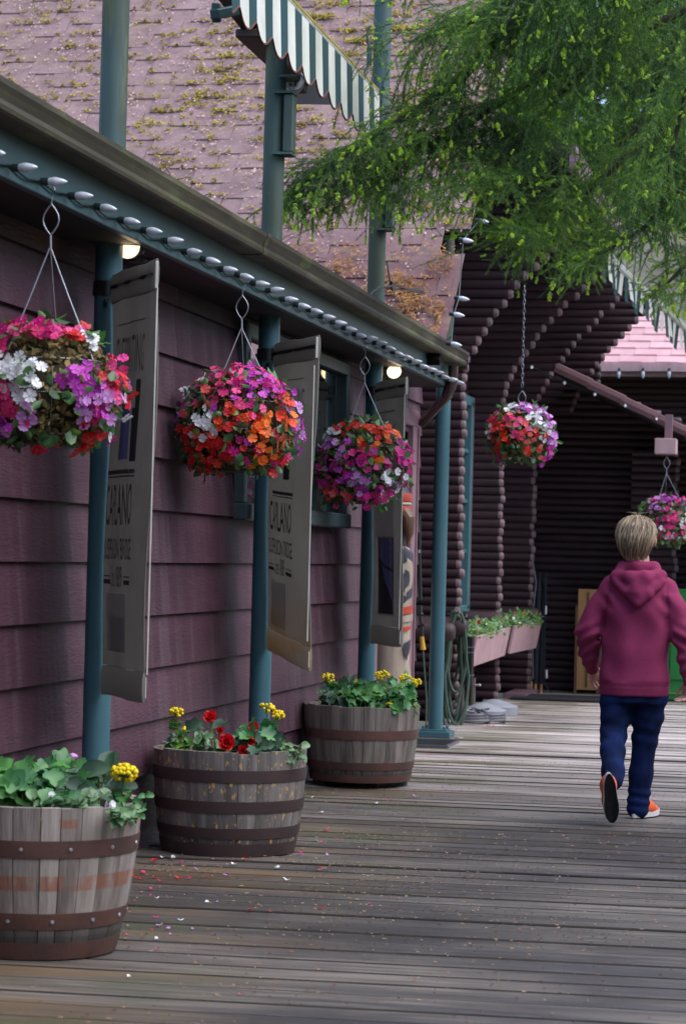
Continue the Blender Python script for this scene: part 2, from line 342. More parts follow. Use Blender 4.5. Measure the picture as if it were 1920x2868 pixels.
M['stem'] = mat('green_stem', (0.10, 0.16, 0.04), rough=.5)
PET = dict(magenta=((0.72, 0.015, 0.27), (0.55, 0.01, 0.2)), pink=((0.86, 0.06, 0.27), (0.75, 0.04, 0.2)), red=((0.72, 0.012, 0.018), (0.55, 0.008, 0.015)),
    scarlet=((0.86, 0.06, 0.012), (0.75, 0.03, 0.012)), orange=((0.92, 0.19, 0.012), (0.88, 0.12, 0.01)), violet=((0.62, 0.045, 0.55), (0.45, 0.025, 0.42)),
    lilac=((0.68, 0.34, 0.72), (0.58, 0.22, 0.62)), white=((0.88, 0.88, 0.90), (0.80, 0.80, 0.85)), salmon=((0.90, 0.17, 0.14), (0.84, 0.11, 0.11)),
    purple=((0.36, 0.015, 0.24), (0.27, 0.01, 0.18)), yellow=((0.95, 0.78, 0.01), (0.92, 0.66, 0.008)))
for k, (a, b) in PET.items(): M['pet_' + k] = leaf_mat(k + '_petal', a, b, rough=.5, tr=.25, scale=25)
M['eye'] = mat('flower_eye', (0.55, 0.45, 0.1), rough=.6)
# ------------------------------------------------------------------ ground and deck
gb = MB(); gb.box((0, 60, -0.62), (600, 600, 0.04)); ground = gb.build('ground', M['ground']); tag(ground, kind='structure')
WX = -3.05
DA = radians(3.0)
deck = MB().box((0.9, 15.2, -0.22), (7.9, 23.6, 0.3)).build('deck', M['under']); tag(deck, kind='structure')
yy = 3.6; pk = 0
plank_mesh = {}
while yy < 26.6:
    wd = RNG.choice([0.186, 0.19, 0.194, 0.19])
    def plank(w):
        t, ch = 0.04, 0.005; b = MB()
        pr = [(-w / 2, -t), (w / 2, -t), (w / 2, -ch), (w / 2 - ch, 0), (w * .17, -.0008), (-w * .2, .0003), (-w / 2 + ch, 0), (-w / 2, -ch)]
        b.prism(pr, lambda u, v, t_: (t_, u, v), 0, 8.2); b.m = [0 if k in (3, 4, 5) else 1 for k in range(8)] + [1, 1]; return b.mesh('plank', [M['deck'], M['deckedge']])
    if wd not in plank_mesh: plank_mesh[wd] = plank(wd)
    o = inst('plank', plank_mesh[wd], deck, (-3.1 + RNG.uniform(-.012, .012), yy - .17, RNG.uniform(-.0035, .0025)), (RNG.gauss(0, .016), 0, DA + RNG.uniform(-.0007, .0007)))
    yy += wd + RNG.choice([0.010, 0.012, 0.017, 0.011]); pk += 1

# ------------------------------------------------------------------ plum building: siding, gutter, roof
bld = thing('shop_building', 'plum lap-sided shop with mossy shingle roof beside the deck', 'building', (WX, 9, 0))
def P(o, *a): return a
BO = Vector((WX, 9, 0))
def bpart(mb, name, mats, parent=bld, sharp=35):
    """mesh built in world coordinates, made relative to the building's base"""
    mb.v = [(p[0] - BO.x, p[1] - BO.y, p[2] - BO.z) for p in mb.v]
    return mb.build(name, mats, parent, sharp=sharp)
wall = bpart(MB().box((WX - .13, 9.5, 1.3), (.2, 13.0, 2.6)).box((WX - .5, 16.6, 1.3), (.2, 1.2, 2.6)).box((WX - .13, 17.5, 1.3), (.2, .5, 2.6)).box((WX - .13, 16.6, 2.5), (.2, 1.3, .3)), 'wall', M['under'])
def lapboard(y0, y1, z, h=.2427):
    b = MB(); th = .02
    pr = [(0.004, 0.0), (-.030, 0.0), (-.030, h + .018), (-.022, h + .018)]
    L = y1 - y0; n = max(1, int(L / .8))
    b.prism([(u, v) for u, v in pr][::-1], lambda u, v, t: (u, t, v), 0, L)
    return b
SZ = .091
for k in range(-1, 11):
    z = SZ + .2427 * k; y = 3.0; h = .2427
    if k == -1: z, h = -.05, .141
    ends = []
    js = sorted(RNG.sample([5.2, 6.6, 7.9, 9.9, 10.9, 11.55, 13.0, 14.0, 14.6], 3))
    segs = [3.0] + js + [16.0]
    for a, c in zip(segs[:-1], segs[1:]):
        lapboard(a + .0015, c - .0015, z, h).build('siding_board', M['siding'], wall, (RNG.uniform(0, .003), a - 9, z))
    if z + h < 2.33: lapboard(17.45, 17.78, z, h).build('siding_board', M['siding'], wall, (0, 17.45 - 9, z))
    else: lapboard(16.0, 17.78, z, h).build('siding_board', M['siding'], wall, (0.001, 16.0 - 9, z))
# door in its recess
dr = bpart(MB().box((WX - .39, 16.6, 1.14), (.04, 1.2, 2.28), bev=.004).box((WX - .368, 16.35, 1.6), (.012, .42, .8), bev=.003).box((WX - .368, 16.9, 1.6), (.012, .42, .8), bev=.003).box((WX - .368, 16.35, .6), (.012, .42, .7), bev=.003).box((WX - .368, 16.9, .6), (.012, .42, .7), bev=.003), 'door', M['trim'])
bpart(MB().box((WX + .012, 17.33, 1.16), (.05, .2, 2.32), bev=.006).box((WX + .012, 16.62, 2.38), (.05, 1.62, .12), bev=.006).box((WX + .012, 15.95, 1.16), (.05, .12, 2.32), bev=.006)
      .box((WX - .18, 17.26, 1.16), (.3, .05, 2.3)).box((WX + .044, 17.40, 1.16), (.014, .03, 2.3)), 'door_frame', M['trim'])
# window
wy0, wy1, wz0, wz1 = 12.15, 14.72, 1.62, 2.5
win = bpart(MB().box((WX + .018, (wy0 + wy1) / 2, wz1 + .03), (.06, wy1 - wy0 + .16, .08), bev=.006).box((WX + .018, wy0 - .03, (wz0 + wz1) / 2), (.06, .08, wz1 - wz0), bev=.006)
            .box((WX + .018, wy1 + .03, (wz0 + wz1) / 2), (.06, .08, wz1 - wz0), bev=.006).box((WX + .03, (wy0 + wy1) / 2, wz0 - .045), (.085, wy1 - wy0 + .18, .09), bev=.008)
            .box((WX + .015, wy0 + .85, (wz0 + wz1) / 2), (.05, .05, wz1 - wz0)).box((WX + .015, wy0 + 1.72, (wz0 + wz1) / 2), (.05, .05, wz1 - wz0)), 'window', M['greytrim'])
for a, c in ((wy0 + .01, wy0 + .825), (wy0 + .875, wy0 + 1.695), (wy0 + 1.745, wy1 - .01)):
    p = MB().box((WX + .006, (a + c) / 2, (wz0 + wz1) / 2), (.006, c - a, wz1 - wz0 - .01)); p.v = [(q[0] - BO.x, q[1] - BO.y, q[2]) for q in p.v]
    p.build('pane', M['glass'], win)
# flat porch roof with soffit, fascia, gutter
GY1 = 17.25
bpart(MB().box((-4.5, 9.9, 2.72), (3.42, 14.6, .16)), 'porch_roof', M['soffit'])
bpart(MB().box((-2.93, 9.9, 2.612), (.31, 14.6, .02)), 'soffit', M['soffit'])
bpart(MB().box((-2.765, 9.9 + .02, 2.70), (.036, 14.64, .2), bev=.004), 'fascia', M['tealdark'])
gp = [(-2.745, 2.762), (-2.652, 2.762), (-2.640, 2.768), (-2.636, 2.782), (-2.640, 2.80), (-2.630, 2.825), (-2.620, 2.842), (-2.620, 2.862), (-2.633, 2.862), (-2.634, 2.846), (-2.646, 2.826), (-2.654, 2.80), (-2.654, 2.776), (-2.735, 2.774), (-2.735, 2.865), (-2.745, 2.865)]
gut = MB(); gut.prism(gp[::-1], lambda u, v, t: (u, t, v), 2.6, 10.94).prism(gp[::-1], lambda u, v, t: (u, t, v), 10.945, GY1)
gut.box((-2.69, GY1 + .004, 2.80), (.115, .006, .12)); bpart(gut, 'gutter', M['gutter'])
b = MB(); cx = [(u - .004 if u < -2.7 else u + .004, v + (.004 if v > 2.8 else -.004)) for u, v in gp]
b.prism(cx[::-1], lambda u, v, t: (u, t, v), 10.86, 10.93); bpart(b, 'gutter_joint', M['gutter'])
# downspout elbow
A, Bp = Vector((-2.69, 16.95, 2.74)), Vector((-3.0, 17.5, 2.36))
pts = [A, A + Vector((0, .0, -.08)), A + Vector((-.02, .06, -.15)), A + Vector((-.07, .17, -.21)), A + Vector((-.16, .33, -.27)), Bp]
b = MB(); b.tube(pts, .036, 10)
for i in range(5):
    q = pts[1].lerp(pts[3], .2 + .17 * i); q2 = q + (pts[3] - pts[2]).normalized() * .012; b.tube([q + Vector((0, 0, .005 * (2 - abs(i - 2)))), q2 + Vector((0, 0, .004 * (2 - abs(i - 2))))], .041, 10)
bpart(b, 'downspout', mat('brown_downspout', (0.05, 0.026, 0.022), rough=.3))
# main roof facing the camera
TH = radians(42); RY0, RZ0, EXP = 16.2, 2.8, .21
def roofp(X, s, n=0.0): return (X, RY0 + s * cos(TH) - n * sin(TH), RZ0 + s * sin(TH) + n * cos(TH))
RM = Matrix.Rotation(TH, 4, 'X')
def slab(x0, x1, s0, s1, t=.05, n0=-.07):
    b = MB(); vs = [roofp(X, s, n) for X in (x0, x1) for s in (s0, s1) for n in (n0, n0 + t)]
    b.add(vs, [(0, 1, 3, 2), (4, 6, 7, 5), (0, 4, 5, 1), (2, 3, 7, 6), (0, 2, 6, 4), (1, 5, 7, 3)]); return b
rb = slab(-13, -2.84, -.1, 7.0); s2 = slab(-2.84, -2.66, -.1, .86); s3 = slab(-2.84, -2.66, 1.44, 7.0)
rb.add(s2.v, s2.f).add(s3.v, s3.f)
rb.box((-8.3, 19, 2.0), (9.0, 3, 1.5))
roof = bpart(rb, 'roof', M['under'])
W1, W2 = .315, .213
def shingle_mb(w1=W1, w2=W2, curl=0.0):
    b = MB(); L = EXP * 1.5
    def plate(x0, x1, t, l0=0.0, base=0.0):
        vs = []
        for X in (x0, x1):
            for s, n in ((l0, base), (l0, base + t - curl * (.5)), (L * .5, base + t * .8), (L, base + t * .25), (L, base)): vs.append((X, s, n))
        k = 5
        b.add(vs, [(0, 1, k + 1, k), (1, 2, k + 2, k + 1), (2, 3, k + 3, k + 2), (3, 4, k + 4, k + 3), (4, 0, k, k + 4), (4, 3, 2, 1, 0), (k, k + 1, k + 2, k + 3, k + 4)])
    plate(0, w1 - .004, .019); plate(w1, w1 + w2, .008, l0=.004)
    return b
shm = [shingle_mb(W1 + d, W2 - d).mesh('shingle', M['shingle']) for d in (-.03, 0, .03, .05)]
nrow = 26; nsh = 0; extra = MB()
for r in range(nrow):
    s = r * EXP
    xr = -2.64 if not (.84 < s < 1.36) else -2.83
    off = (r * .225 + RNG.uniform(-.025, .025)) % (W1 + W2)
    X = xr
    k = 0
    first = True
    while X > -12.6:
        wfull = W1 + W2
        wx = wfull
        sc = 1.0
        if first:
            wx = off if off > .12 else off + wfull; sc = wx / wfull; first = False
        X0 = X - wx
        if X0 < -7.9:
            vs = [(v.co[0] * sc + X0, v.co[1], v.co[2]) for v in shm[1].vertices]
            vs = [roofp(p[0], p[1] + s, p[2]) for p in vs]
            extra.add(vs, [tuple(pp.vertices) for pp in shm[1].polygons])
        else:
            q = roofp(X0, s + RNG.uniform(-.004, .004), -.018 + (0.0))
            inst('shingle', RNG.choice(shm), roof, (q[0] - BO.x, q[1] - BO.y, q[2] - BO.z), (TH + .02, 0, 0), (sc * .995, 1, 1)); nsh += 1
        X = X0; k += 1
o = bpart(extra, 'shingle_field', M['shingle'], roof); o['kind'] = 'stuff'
# moss, litter on the roof
def scatter_quads(n, fn, name, m, size, parent, aspect=(1, 1), lift=.01, up3=False):
    V = np.zeros((n * 4, 3), np.float32)
    for i in range(n):
        c, sz = fn(i)
        a = RNG.uniform(0, 2 * pi); tl = RNG.uniform(-.7, .7) if not up3 else RNG.uniform(-1.2, 1.2)
        ux = np.array([cos(a), sin(a) * cos(TH), sin(a) * sin(TH)]); vx = np.array([-sin(a), cos(a) * cos(TH), cos(a) * sin(TH)])
        nn = np.array([0, -sin(TH), cos(TH)])
        vx = vx * cos(tl) + nn * sin(tl)
        hx, hy = sz * aspect[0] / 2, sz * aspect[1] / 2
        c = np.array(c)
        V[i * 4:i * 4 + 4] = [c - ux * hx - vx * hy, c + ux * hx - vx * hy * .7, c + ux * hx * .8 + vx * hy, c - ux * hx * .9 + vx * hy]
    V -= np.array(BO, np.float32)
    F = np.arange(n * 4).reshape(n, 4)
    o = inst(name, np_mesh(name, V, F, m), parent); o['kind'] = 'stuff'; return o
clumps = []
while len(clumps) < 1500:
    X = RNG.uniform(-7.7, -2.66); r = RNG.randrange(0, nrow - 1); s = r * EXP + (abs(RNG.gauss(0, .05)) - .012 if RNG.random() < .7 else RNG.uniform(0, EXP))
    px, py = proj(roofp(X, s))
    dens = .25 + .75 * max(0, min(1, (px - 200) / 900)) * max(.25, min(1, (560 - py) / 300)) + (.35 if px < 260 and py < 330 else 0)
    nn = mnoise.noise(Vector((X * 1.7, s * 1.7, 3)))
    if RNG.random() < dens * (.45 + nn * 1.2) and py < 640: clumps.append((X, s, RNG.choice([.2, .3, .4, .5, .7, .9, 1.2])))
def mossq(i):
    X, s, k = clumps[i % len(clumps)]
    X += RNG.gauss(0, .030 * k); s2 = s + RNG.gauss(0, .012 * k)
    return roofp(X, s2, .012 + abs(RNG.gauss(0, .010)) * k), RNG.uniform(.010, .022)
scatter_quads(17000, mossq, 'moss', M['moss'], 0, roof, up3=True)
def litq(i):
    if i < 9000:
        while True:
            X = RNG.uniform(-3.95, -2.7); s = abs(RNG.gauss(0, .5)) + .02
            if mnoise.noise(Vector((X * 4.5, s * 4.5, 1))) > RNG.uniform(-.25, .5) and s < 1.25: break
        return roofp(X, s, .02 + abs(RNG.gauss(0, .012))), RNG.uniform(.02, .05)
    return roofp(-3, .3, .01), .02
def bitq(i):
    while True:
        X = RNG.uniform(-7.7, -2.66); s = RNG.uniform(0, 5.3)
        if mnoise.noise(Vector((X * 1.3, s * 1.3, 7))) > RNG.uniform(-.6, .4): break
    return roofp(X, s, .016), RNG.uniform(.010, .026)
scatter_quads(6500, bitq, 'fallen_bits', M['bits'], 0, roof, aspect=(1, .6))
scatter_quads(8200, litq, 'needle_litter', M['needles'], 0, roof, aspect=(1, .22))
# litter and black cable lying along the gutter
b = MB()
for i in range(90):
    y = RNG.choice([RNG.uniform(14.4, 17), RNG.uniform(9, 17)]); p = Vector((RNG.uniform(-2.75, -2.63), y, 2.865)); a = RNG.uniform(0, 6.28)
    q = p + Vector((cos(a) * .09, sin(a) * .14, RNG.uniform(-.01, .06))); b.tube([p, (p + q) / 2 + Vector((0, 0, .012)), q], .0018, 4)
o = bpart(b, 'twig_litter', mat('dead_twigs', (0.10, 0.07, 0.05), rough=.9)); o['kind'] = 'stuff'

# ------------------------------------------------------------------ log cabin beyond
CB = Vector((-3.37, 22, 0))
cabin = thing('log_cabin', 'dark plum log cabin with stepped log brackets beyond the shop', 'building', CB)
LR, LP = .0405, .0775
def log_mb(L, endl=True):
    b = MB(); n = 12
    prof = [(0.0, L), (LR * .62, L - .002), (LR * .93, L - .016), (LR, L - .04), (LR, 0.0)]
    Mx = Matrix.Rotation(pi / 2, 4, 'Y')      # z axis -> +x
    b.lathe(prof[3:], n, M=Mx, mat=0); b.lathe(prof[:4], n, M=Mx, mat=1)
    return b
_lm = {}
def put_log(parent, L, loc, rz=0.0, name='log', ends=True):
    k = (round(L, 2), ends)
    if k not in _lm: _lm[k] = log_mb(k[0]).mesh('log', [M['log'], M['logend'] if ends else M['log']], sharp=60)
    return inst(name, _lm[k], parent, (loc[0] - CB.x, loc[1] - CB.y, loc[2]), (0, RNG.uniform(-.003, .003), rz), (1, RNG.uniform(.95, 1.0), RNG.uniform(1.0, 1.10)))
def corbel(z): return min(.92, .82 * (max(0, z - 2.88) / 1.15) ** 1.5)
def pier_part(name, Y, x0, zmax, xe=-3.0, zmin=.03):
    core = MB().box(((x0 + xe) / 2 - .08, Y + .01, zmax / 2), (xe - x0 - .16, .05, zmax)); core.v = [(p[0] - CB.x, p[1] - CB.y, p[2]) for p in core.v]
    pr = core.build(name, M['under'], cabin)
    z = zmin + LR; i = 0
    while z < zmax:
        e = xe + corbel(z) + RNG.uniform(-.016, .016)
        put_log(pr, e - x0, (x0, Y + RNG.uniform(-.002, .002), z)); z += LP; i += 1
    return pr
pier_part('log_pier', 19.6, -3.46, 4.35, -2.99)
pier_part('log_pier', 22.5, -3.42, 4.62, -3.05)
pier_part('log_pier', 24.15, -3.40, 4.62, -2.95)
# side wall between piers, with windows
sw = MB().box((-3.60, 22, 2.2), (.2, 5.6, 4.4)); sw.v = [(p[0] - CB.x, p[1] - CB.y, p[2]) for p in sw.v]
sidewall = sw.build('side_wall', M['under'], cabin)
for y0, y1, zs in ((19.62, 22.48, [.07 + LP * i for i in range(10)] + [2.92 + LP * i for i in range(14)]), (22.52, 24.13, [.07 + LP * i for i in range(10)] + [2.62 + LP * i for i in range(16)]), (24.2, 24.95, [.07 + LP * i for i in range(42)])):
    for z in zs: put_log(sidewall, y1 - y0, (-3.48, y0, z), pi / 2, ends=False)
for y0, y1, z0, z1 in ((19.75, 22.4, .88, 2.84), (22.6, 24.08, .88, 2.56)):
    b = MB(); c = (y0 + y1) / 2
    for (dy, dz, sy, sz) in ((0, z1, y1 - y0, .09), (0, z0, y1 - y0 + .1, .08), (y0 - c + .05, (z0 + z1) / 2, .1, z1 - z0), (y1 - c - .05, (z0 + z1) / 2, .1, z1 - z0), (0, (z0 + z1) / 2, .07, z1 - z0)):
        b.box((-3.388, c + dy, dz), (.085, sy, sz), bev=.006)
    for t in (.28, .52, .76): b.box((-3.395, c, z0 + (z1 - z0) * t), (.05, y1 - y0 - .1, .035))
    b.box((-3.343, c, z0 - .05), (.14, y1 - y0 + .1, .03), bev=.004)
    b.v = [(p[0] - CB.x, p[1] - CB.y, p[2]) for p in b.v]
    w = b.build('window', M['tealtrim'], cabin)
    g = MB().box((-3.415, c, (z0 + z1) / 2), (.006, y1 - y0 - .05, z1 - z0 - .04)); g.v = [(p[0] - CB.x, p[1] - CB.y, p[2]) for p in g.v]; g.build('pane', M['glass'], w)
    for ye in (y0 - .03, y1 + .03):
        t = MB().box((-3.378, ye, (z0 + z1) / 2), (.06, .05, z1 - z0 + .1)); t.v = [(p[0] - CB.x, p[1] - CB.y, p[2]) for p in t.v]; t.build('casing', M['trim'], w)
# far wall
fwl = MB().box((-1.4, 25.06, 1.25), (4.6, .1, 2.5)).box((-3.15, 25.06, 2.8), (1.1, .1, 2.2)); fwl.v = [(p[0] - CB.x, p[1] - CB.y, p[2]) for p in fwl.v]
farwall = fwl.build('end_wall', M['under'], cabin)
z = .05
while z < 4.05: put_log(farwall, 4.4 if z < 2.45 else (1.0 if z > 3.1 else max(1.0, 2.9 - (z - 2.45) * 2.7)), (-3.4, 24.97, z), ends=False); z += LP
fr = MB().box((-3.0, 23.7, .025), (.22, 1.0, .05)); fr.v = [(p[0] - CB.x, p[1] - CB.y, p[2]) for p in fr.v]; fr.build('sill_plate', M['trim'], cabin)
pp = pier_part('log_pier', 24.35, -2.0, 2.5, -1.52)
# stepped bracket of the end wall and its roof plate
core = MB().box((-3.0, 24.92, 3.6), (.4, .04, 1.0)); core.v = [(p[0] - CB.x, p[1] - CB.y, p[2]) for p in core.v]
br = core.build('end_bracket', M['under'], cabin)
z = 2.95
while z < 4.62: put_log(br, .5 + corbel(z) + .28, (-3.45, 24.86, z)); z += LP
# cabin roof over the brackets
b = MB()
for (x0, z0_, x1, z1_) in ((-2.08, 4.5, -2.75, 4.85), (-2.75, 4.85, -4.6, 4.2)):
    vs = [(x, y, z + t) for (x, z) in ((x0, z0_), (x1, z1_)) for y in (18.75, 25.3) for t in (0, .12)]
    b.add(vs, [(0, 1, 3, 2), (4, 6, 7, 5), (0, 4, 5, 1), (2, 3, 7, 6), (0, 2, 6, 4), (1, 5, 7, 3)])
b.v = [(p[0] - CB.x, p[1] - CB.y, p[2]) for p in b.v]; croof = b.build('roof', M['soffit'], cabin)
b = MB(); b.box((-2.06, 22.0, 4.54), (.05, 6.6, .2)); b.v = [(p[0] - CB.x, p[1] - CB.y, p[2]) for p in b.v]; b.build('eave_board', M['trim'], croof)
# porch rake with ridge caps in front of the end wall
pa, pb = Vector(ony(1560, 1022, 23.4)), Vector(ony(1920, 1203, 23.4))
dv = (pb - pa); Lr = dv.length; dn = dv.normalized(); ang = atan2(dn.z, dn.x)
pb2 = pa + dn * (Lr * 2.3)
b = MB(); vs = [Vector((p.x, y, p.z + t)) for p in (pa, pb2) for y in (23.45, 25.2) for t in (-.10, -.02)]
b.add(vs, [(0, 1, 3, 2), (4, 6, 7, 5), (0, 4, 5, 1), (2, 3, 7, 6), (0, 2, 6, 4), (1, 5, 7, 3)])
b.v = [(p[0] - CB.x, p[1] - CB.y, p[2]) for p in b.v]
porch = b.build('porch_roof', M['soffit'], cabin)
nc = 9
capb = MB()
L = Lr * 2.3 / nc
def cap_mesh():
    b = MB(); pr = [(-.02, -.075), (.03, -.075), (.045, -.03), (.035, .012), (-.02, .02)]
    vs = []
    for t, k in ((0, 0.0), (L * 1.06, 0.012)):
        for u, v in pr: vs.append((t, -u, v + k))
    b.add(vs, [(i, (i + 1) % 5, 5 + (i + 1) % 5, 5 + i) for i in range(5)] + [(4, 3, 2, 1, 0), (5, 6, 7, 8, 9)]); return b.mesh('ridge_cap', M['capshingle'])
cm = cap_mesh()
for i in range(nc):
    q = pa + dn * (L * i)
    inst('ridge_cap', cm, porch, (q.x - CB.x, q.y - CB.y, q.z), (0, -ang, 0))

# ------------------------------------------------------------------ far building with the pink roof
FB = Vector((-1.5, 32, 0))
far = thing('far_building', 'sunlit pink shingle roof over dark log walls behind the cabin', 'building', FB)
ez = 4.03
b = MB().box((-1.3, 33.2, 2.0), (9, .3, 4.0)); b.v = [(p[0] - FB.x, p[1] - FB.y, p[2]) for p in b.v]; fwall = b.build('wall', M['under'], far)
flm = MB(); flm.lathe([(.075, 0.0), (.075, 9.0)], 10, M=Matrix.Rotation(pi / 2, 4, 'Y')); flm = flm.mesh('log', M['log'])
for i in range(24): inst('log', flm, fwall, (-5.8 - FB.x, 33.0 - FB.y, 2.2 + .09 * i if i < 20 else 4.0), scale=(1, .6, .6))
FT = radians(33)
def fro(X, s, n=0): return (X, 31.9 + s * cos(FT) - n * sin(FT), ez + s * sin(FT) + n * cos(FT))
b = MB(); vs = [fro(X, s, n) for X in (-6, 3.4) for s in (0, 2.9) for n in (-.1, -.012)]
b.add(vs, [(0, 1, 3, 2), (4, 6, 7, 5), (0, 4, 5, 1), (2, 3, 7, 6), (0, 2, 6, 4), (1, 5, 7, 3)]); b.v = [(p[0] - FB.x, p[1] - FB.y, p[2]) for p in b.v]
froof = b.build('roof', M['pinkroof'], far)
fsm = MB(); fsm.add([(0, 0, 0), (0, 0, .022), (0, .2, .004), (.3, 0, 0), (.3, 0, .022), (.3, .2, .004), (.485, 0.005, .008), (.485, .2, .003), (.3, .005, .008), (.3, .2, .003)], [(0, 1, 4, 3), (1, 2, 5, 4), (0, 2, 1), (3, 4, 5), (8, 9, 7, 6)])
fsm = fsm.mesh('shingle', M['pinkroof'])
nfs = 0
for r in range(15):
    X = -4.3 + (r * .19) % .49
    while X < 0.9 and nfs < 298:
        q = fro(X, r * .2, -.008)
        px, py = proj(q)
        if 1480 < px < 1990 and py > 380:
            inst('shingle', fsm, froof, (q[0] - FB.x, q[1] - FB.y, q[2]), (FT, 0, 0)); nfs += 1
        X += .49
b = MB().box((-1.3, 31.86, ez - .03), (9.2, .14, .05)).box((-1.3, 31.81, ez - .09), (9.2, .1, .08)).box((-1.3, 31.9, ez - .13), (9.2, .04, .12)); b.v = [(p[0] - FB.x, p[1] - FB.y, p[2]) for p in b.v]
b.build('gutter', M['pinkwood'], far)
def frhit(x, y):
    d = ray(x, y); mm = tan(FT); t = (ez + .06 - CAM_H - mm * 31.9) / (d[2] - mm * d[1]); return Vector(CP + d * t)
p0, p1 = frhit(1718, 922), frhit(1940, 1000)
tag(MB().tube([p0, p1, p1 + (p1 - p0) * .6], .055, 10).build('white_pipe', mat('white_pipe_paint', (.8, .8, .8), rough=.5), far), None)
# ------------------------------------------------------------------ teal posts
PX = -2.91
PY = [9.33, 12.17, 15.09, 17.9]
PR = .056
plab = ['nearest teal steel post, rising through the porch roof behind the first barrel planter',
        'teal steel post behind the two-bloom red begonia barrel, under the striped awning',
        'teal steel post behind the third barrel planter, with small fittings high above the gutter',
        'teal steel post on a bolted base plate at the end of the gutter']
POSTS = []
for i, y in enumerate(PY):
    t = thing('steel_post', plab[i], 'post', (PX, y, 0), group='teal posts along the shop front'); POSTS.append(t)
    H = (6.4, 6.6, 7.2, 4.2)[i]
    b = MB(); b.lathe([(PR, 0.05), (PR, H)], 28, caps=True); b.build('shaft', M['teal'], t)
    b = MB(); b.box((0, 0, .025), (.26, .24, .05), bev=.004); b.box((0, 0, .056), (.2, .19, .012), bev=.002)
    for sx in (-1, 1):
        for sy in (-1, 1): b.lathe([(.011, .06), (.011, .085), (0, .085)], 6, (sx * .08, sy * .075, 0))
    b.build('base_plate', M['teal'], t)
def hooked(parent, y, z, kind):
    b = MB()
    if kind == 'bracket':
        b.box((.085, -.02, z), (.05, .09, .30), bev=.004); b.box((.06, -.02, z + .16), (.10, .12, .012)); b.box((.06, -.02, z - .16), (.10, .12, .012))
    b.build('awning_bracket', M['teal'], parent)
zb = lambda i, px, py: float(onx(px, py, PX)[2])
hooked(POSTS[1], 0, zb(1, 800, 375), 'bracket'); hooked(POSTS[2], 0, zb(2, 1075, 590), 'bracket')
b = MB(); z = zb(1, 790, 235); b.box((.08, -.02, z), (.09, .1, .012)); b.build('bracket_plate', M['teal'], POSTS[1])
b = MB(); z = zb(2, 1033, 120); b.box((-.075, -.04, z), (.03, .03, .12), bev=.005); b.tube([(-.075, -.05, z + .06), (-.09, -.06, z + .13), (-.075, -.06, z + .19)], .009, 6); b.tube([(-.075, -.05, z - .05), (-.1, -.06, z - .11), (-.085, -.06, z - .15)], .009, 6)
b.build('rope_cleat', M['tealdark'], POSTS[2])
b = MB(); z = zb(2, 1090, 580); b.lathe([(0, .02), (.028, .012), (.03, -.015), (.018, -.04)], 10, (.12, -.05, z)); b.build('cable_grip', M['black'], POSTS[2])
# ------------------------------------------------------------------ black cable on the roof
tag(MB().tube([onx(1083, 735, -2.80), onx(1092, 790, -2.75), onx(1090, 800, -2.72), onx(1100, 812, -2.7), onx(1105, 795, -2.7), onx(1094, 790, -2.7), onx(1096, 810, -2.7), onx(1140, 808, -2.68), onx(1180, 815, -2.66), onx(1188, 822, -2.66), onx(1160, 816, -2.66), onx(1110, 800, -2.68), onx(1060, 805, -2.70), onx(1030, 830, -2.70), onx(1010, 850, -2.7)], .007, 6).build('cable', M['black']), 'black cable looped over the shingles by the third post', 'cable')
tag(MB().tube([(PX + .03, 10.4, 2.868), (-2.7, 11.3, 2.868), (-2.68, 11.9, 2.87), (-2.72, 12.3, 2.90), (-2.66, 12.7, 2.868), (-2.68, 13.3, 2.885), (-2.65, 13.8, 2.868), (-2.69, 14.4, 2.87)], .006, 6).build('cable', M['black']), 'thin black cable lying along the gutter rim between posts', 'cable')

# ------------------------------------------------------------------ string of bulbs under the gutter
strg = thing('string_lights', 'string of frosted bulbs along the fascia under the gutter', 'string lights', (-2.74, 12, 2.64))
b = MB(); pts = []
ys = [7.02 + .308 * i for i in range(34)]
for i, y in enumerate(ys): pts += [(0, y - 12, 0.006 + RNG.uniform(-.004, .004)), (.006, y - 12 + .154, -.012)]
b.tube(pts, .0045, 6); b.build('cord', M['socket'], strg)
bm_ = MB(); bm_.lathe([(0, .078), (.004, .075), (.012, .058), (.0175, .036), (.0185, .024), (.016, .008), (.0145, 0)], 14); bulbm = bm_.mesh('bulb', M['bulb'])
sm_ = MB(); sm_.lathe([(.0145, .003), (.0155, -.002), (.0155, -.03), (.010, -.034), (0, -.034)], 12); sockm = sm_.mesh('socket', M['socket'])
for y in ys:
    Mx = Matrix.Translation((.034, y - 12, 0.0 + RNG.uniform(-.006, .006))) @ Matrix.Rotation(RNG.gauss(-.12, .12), 4, 'Z') @ Matrix.Rotation(pi / 2 + RNG.gauss(.12, .10), 4, 'Y') @ Matrix.Scale(.88, 4)
    o = inst('bulb', bulbm, strg, mtx=Mx); inst('socket', sockm, o)

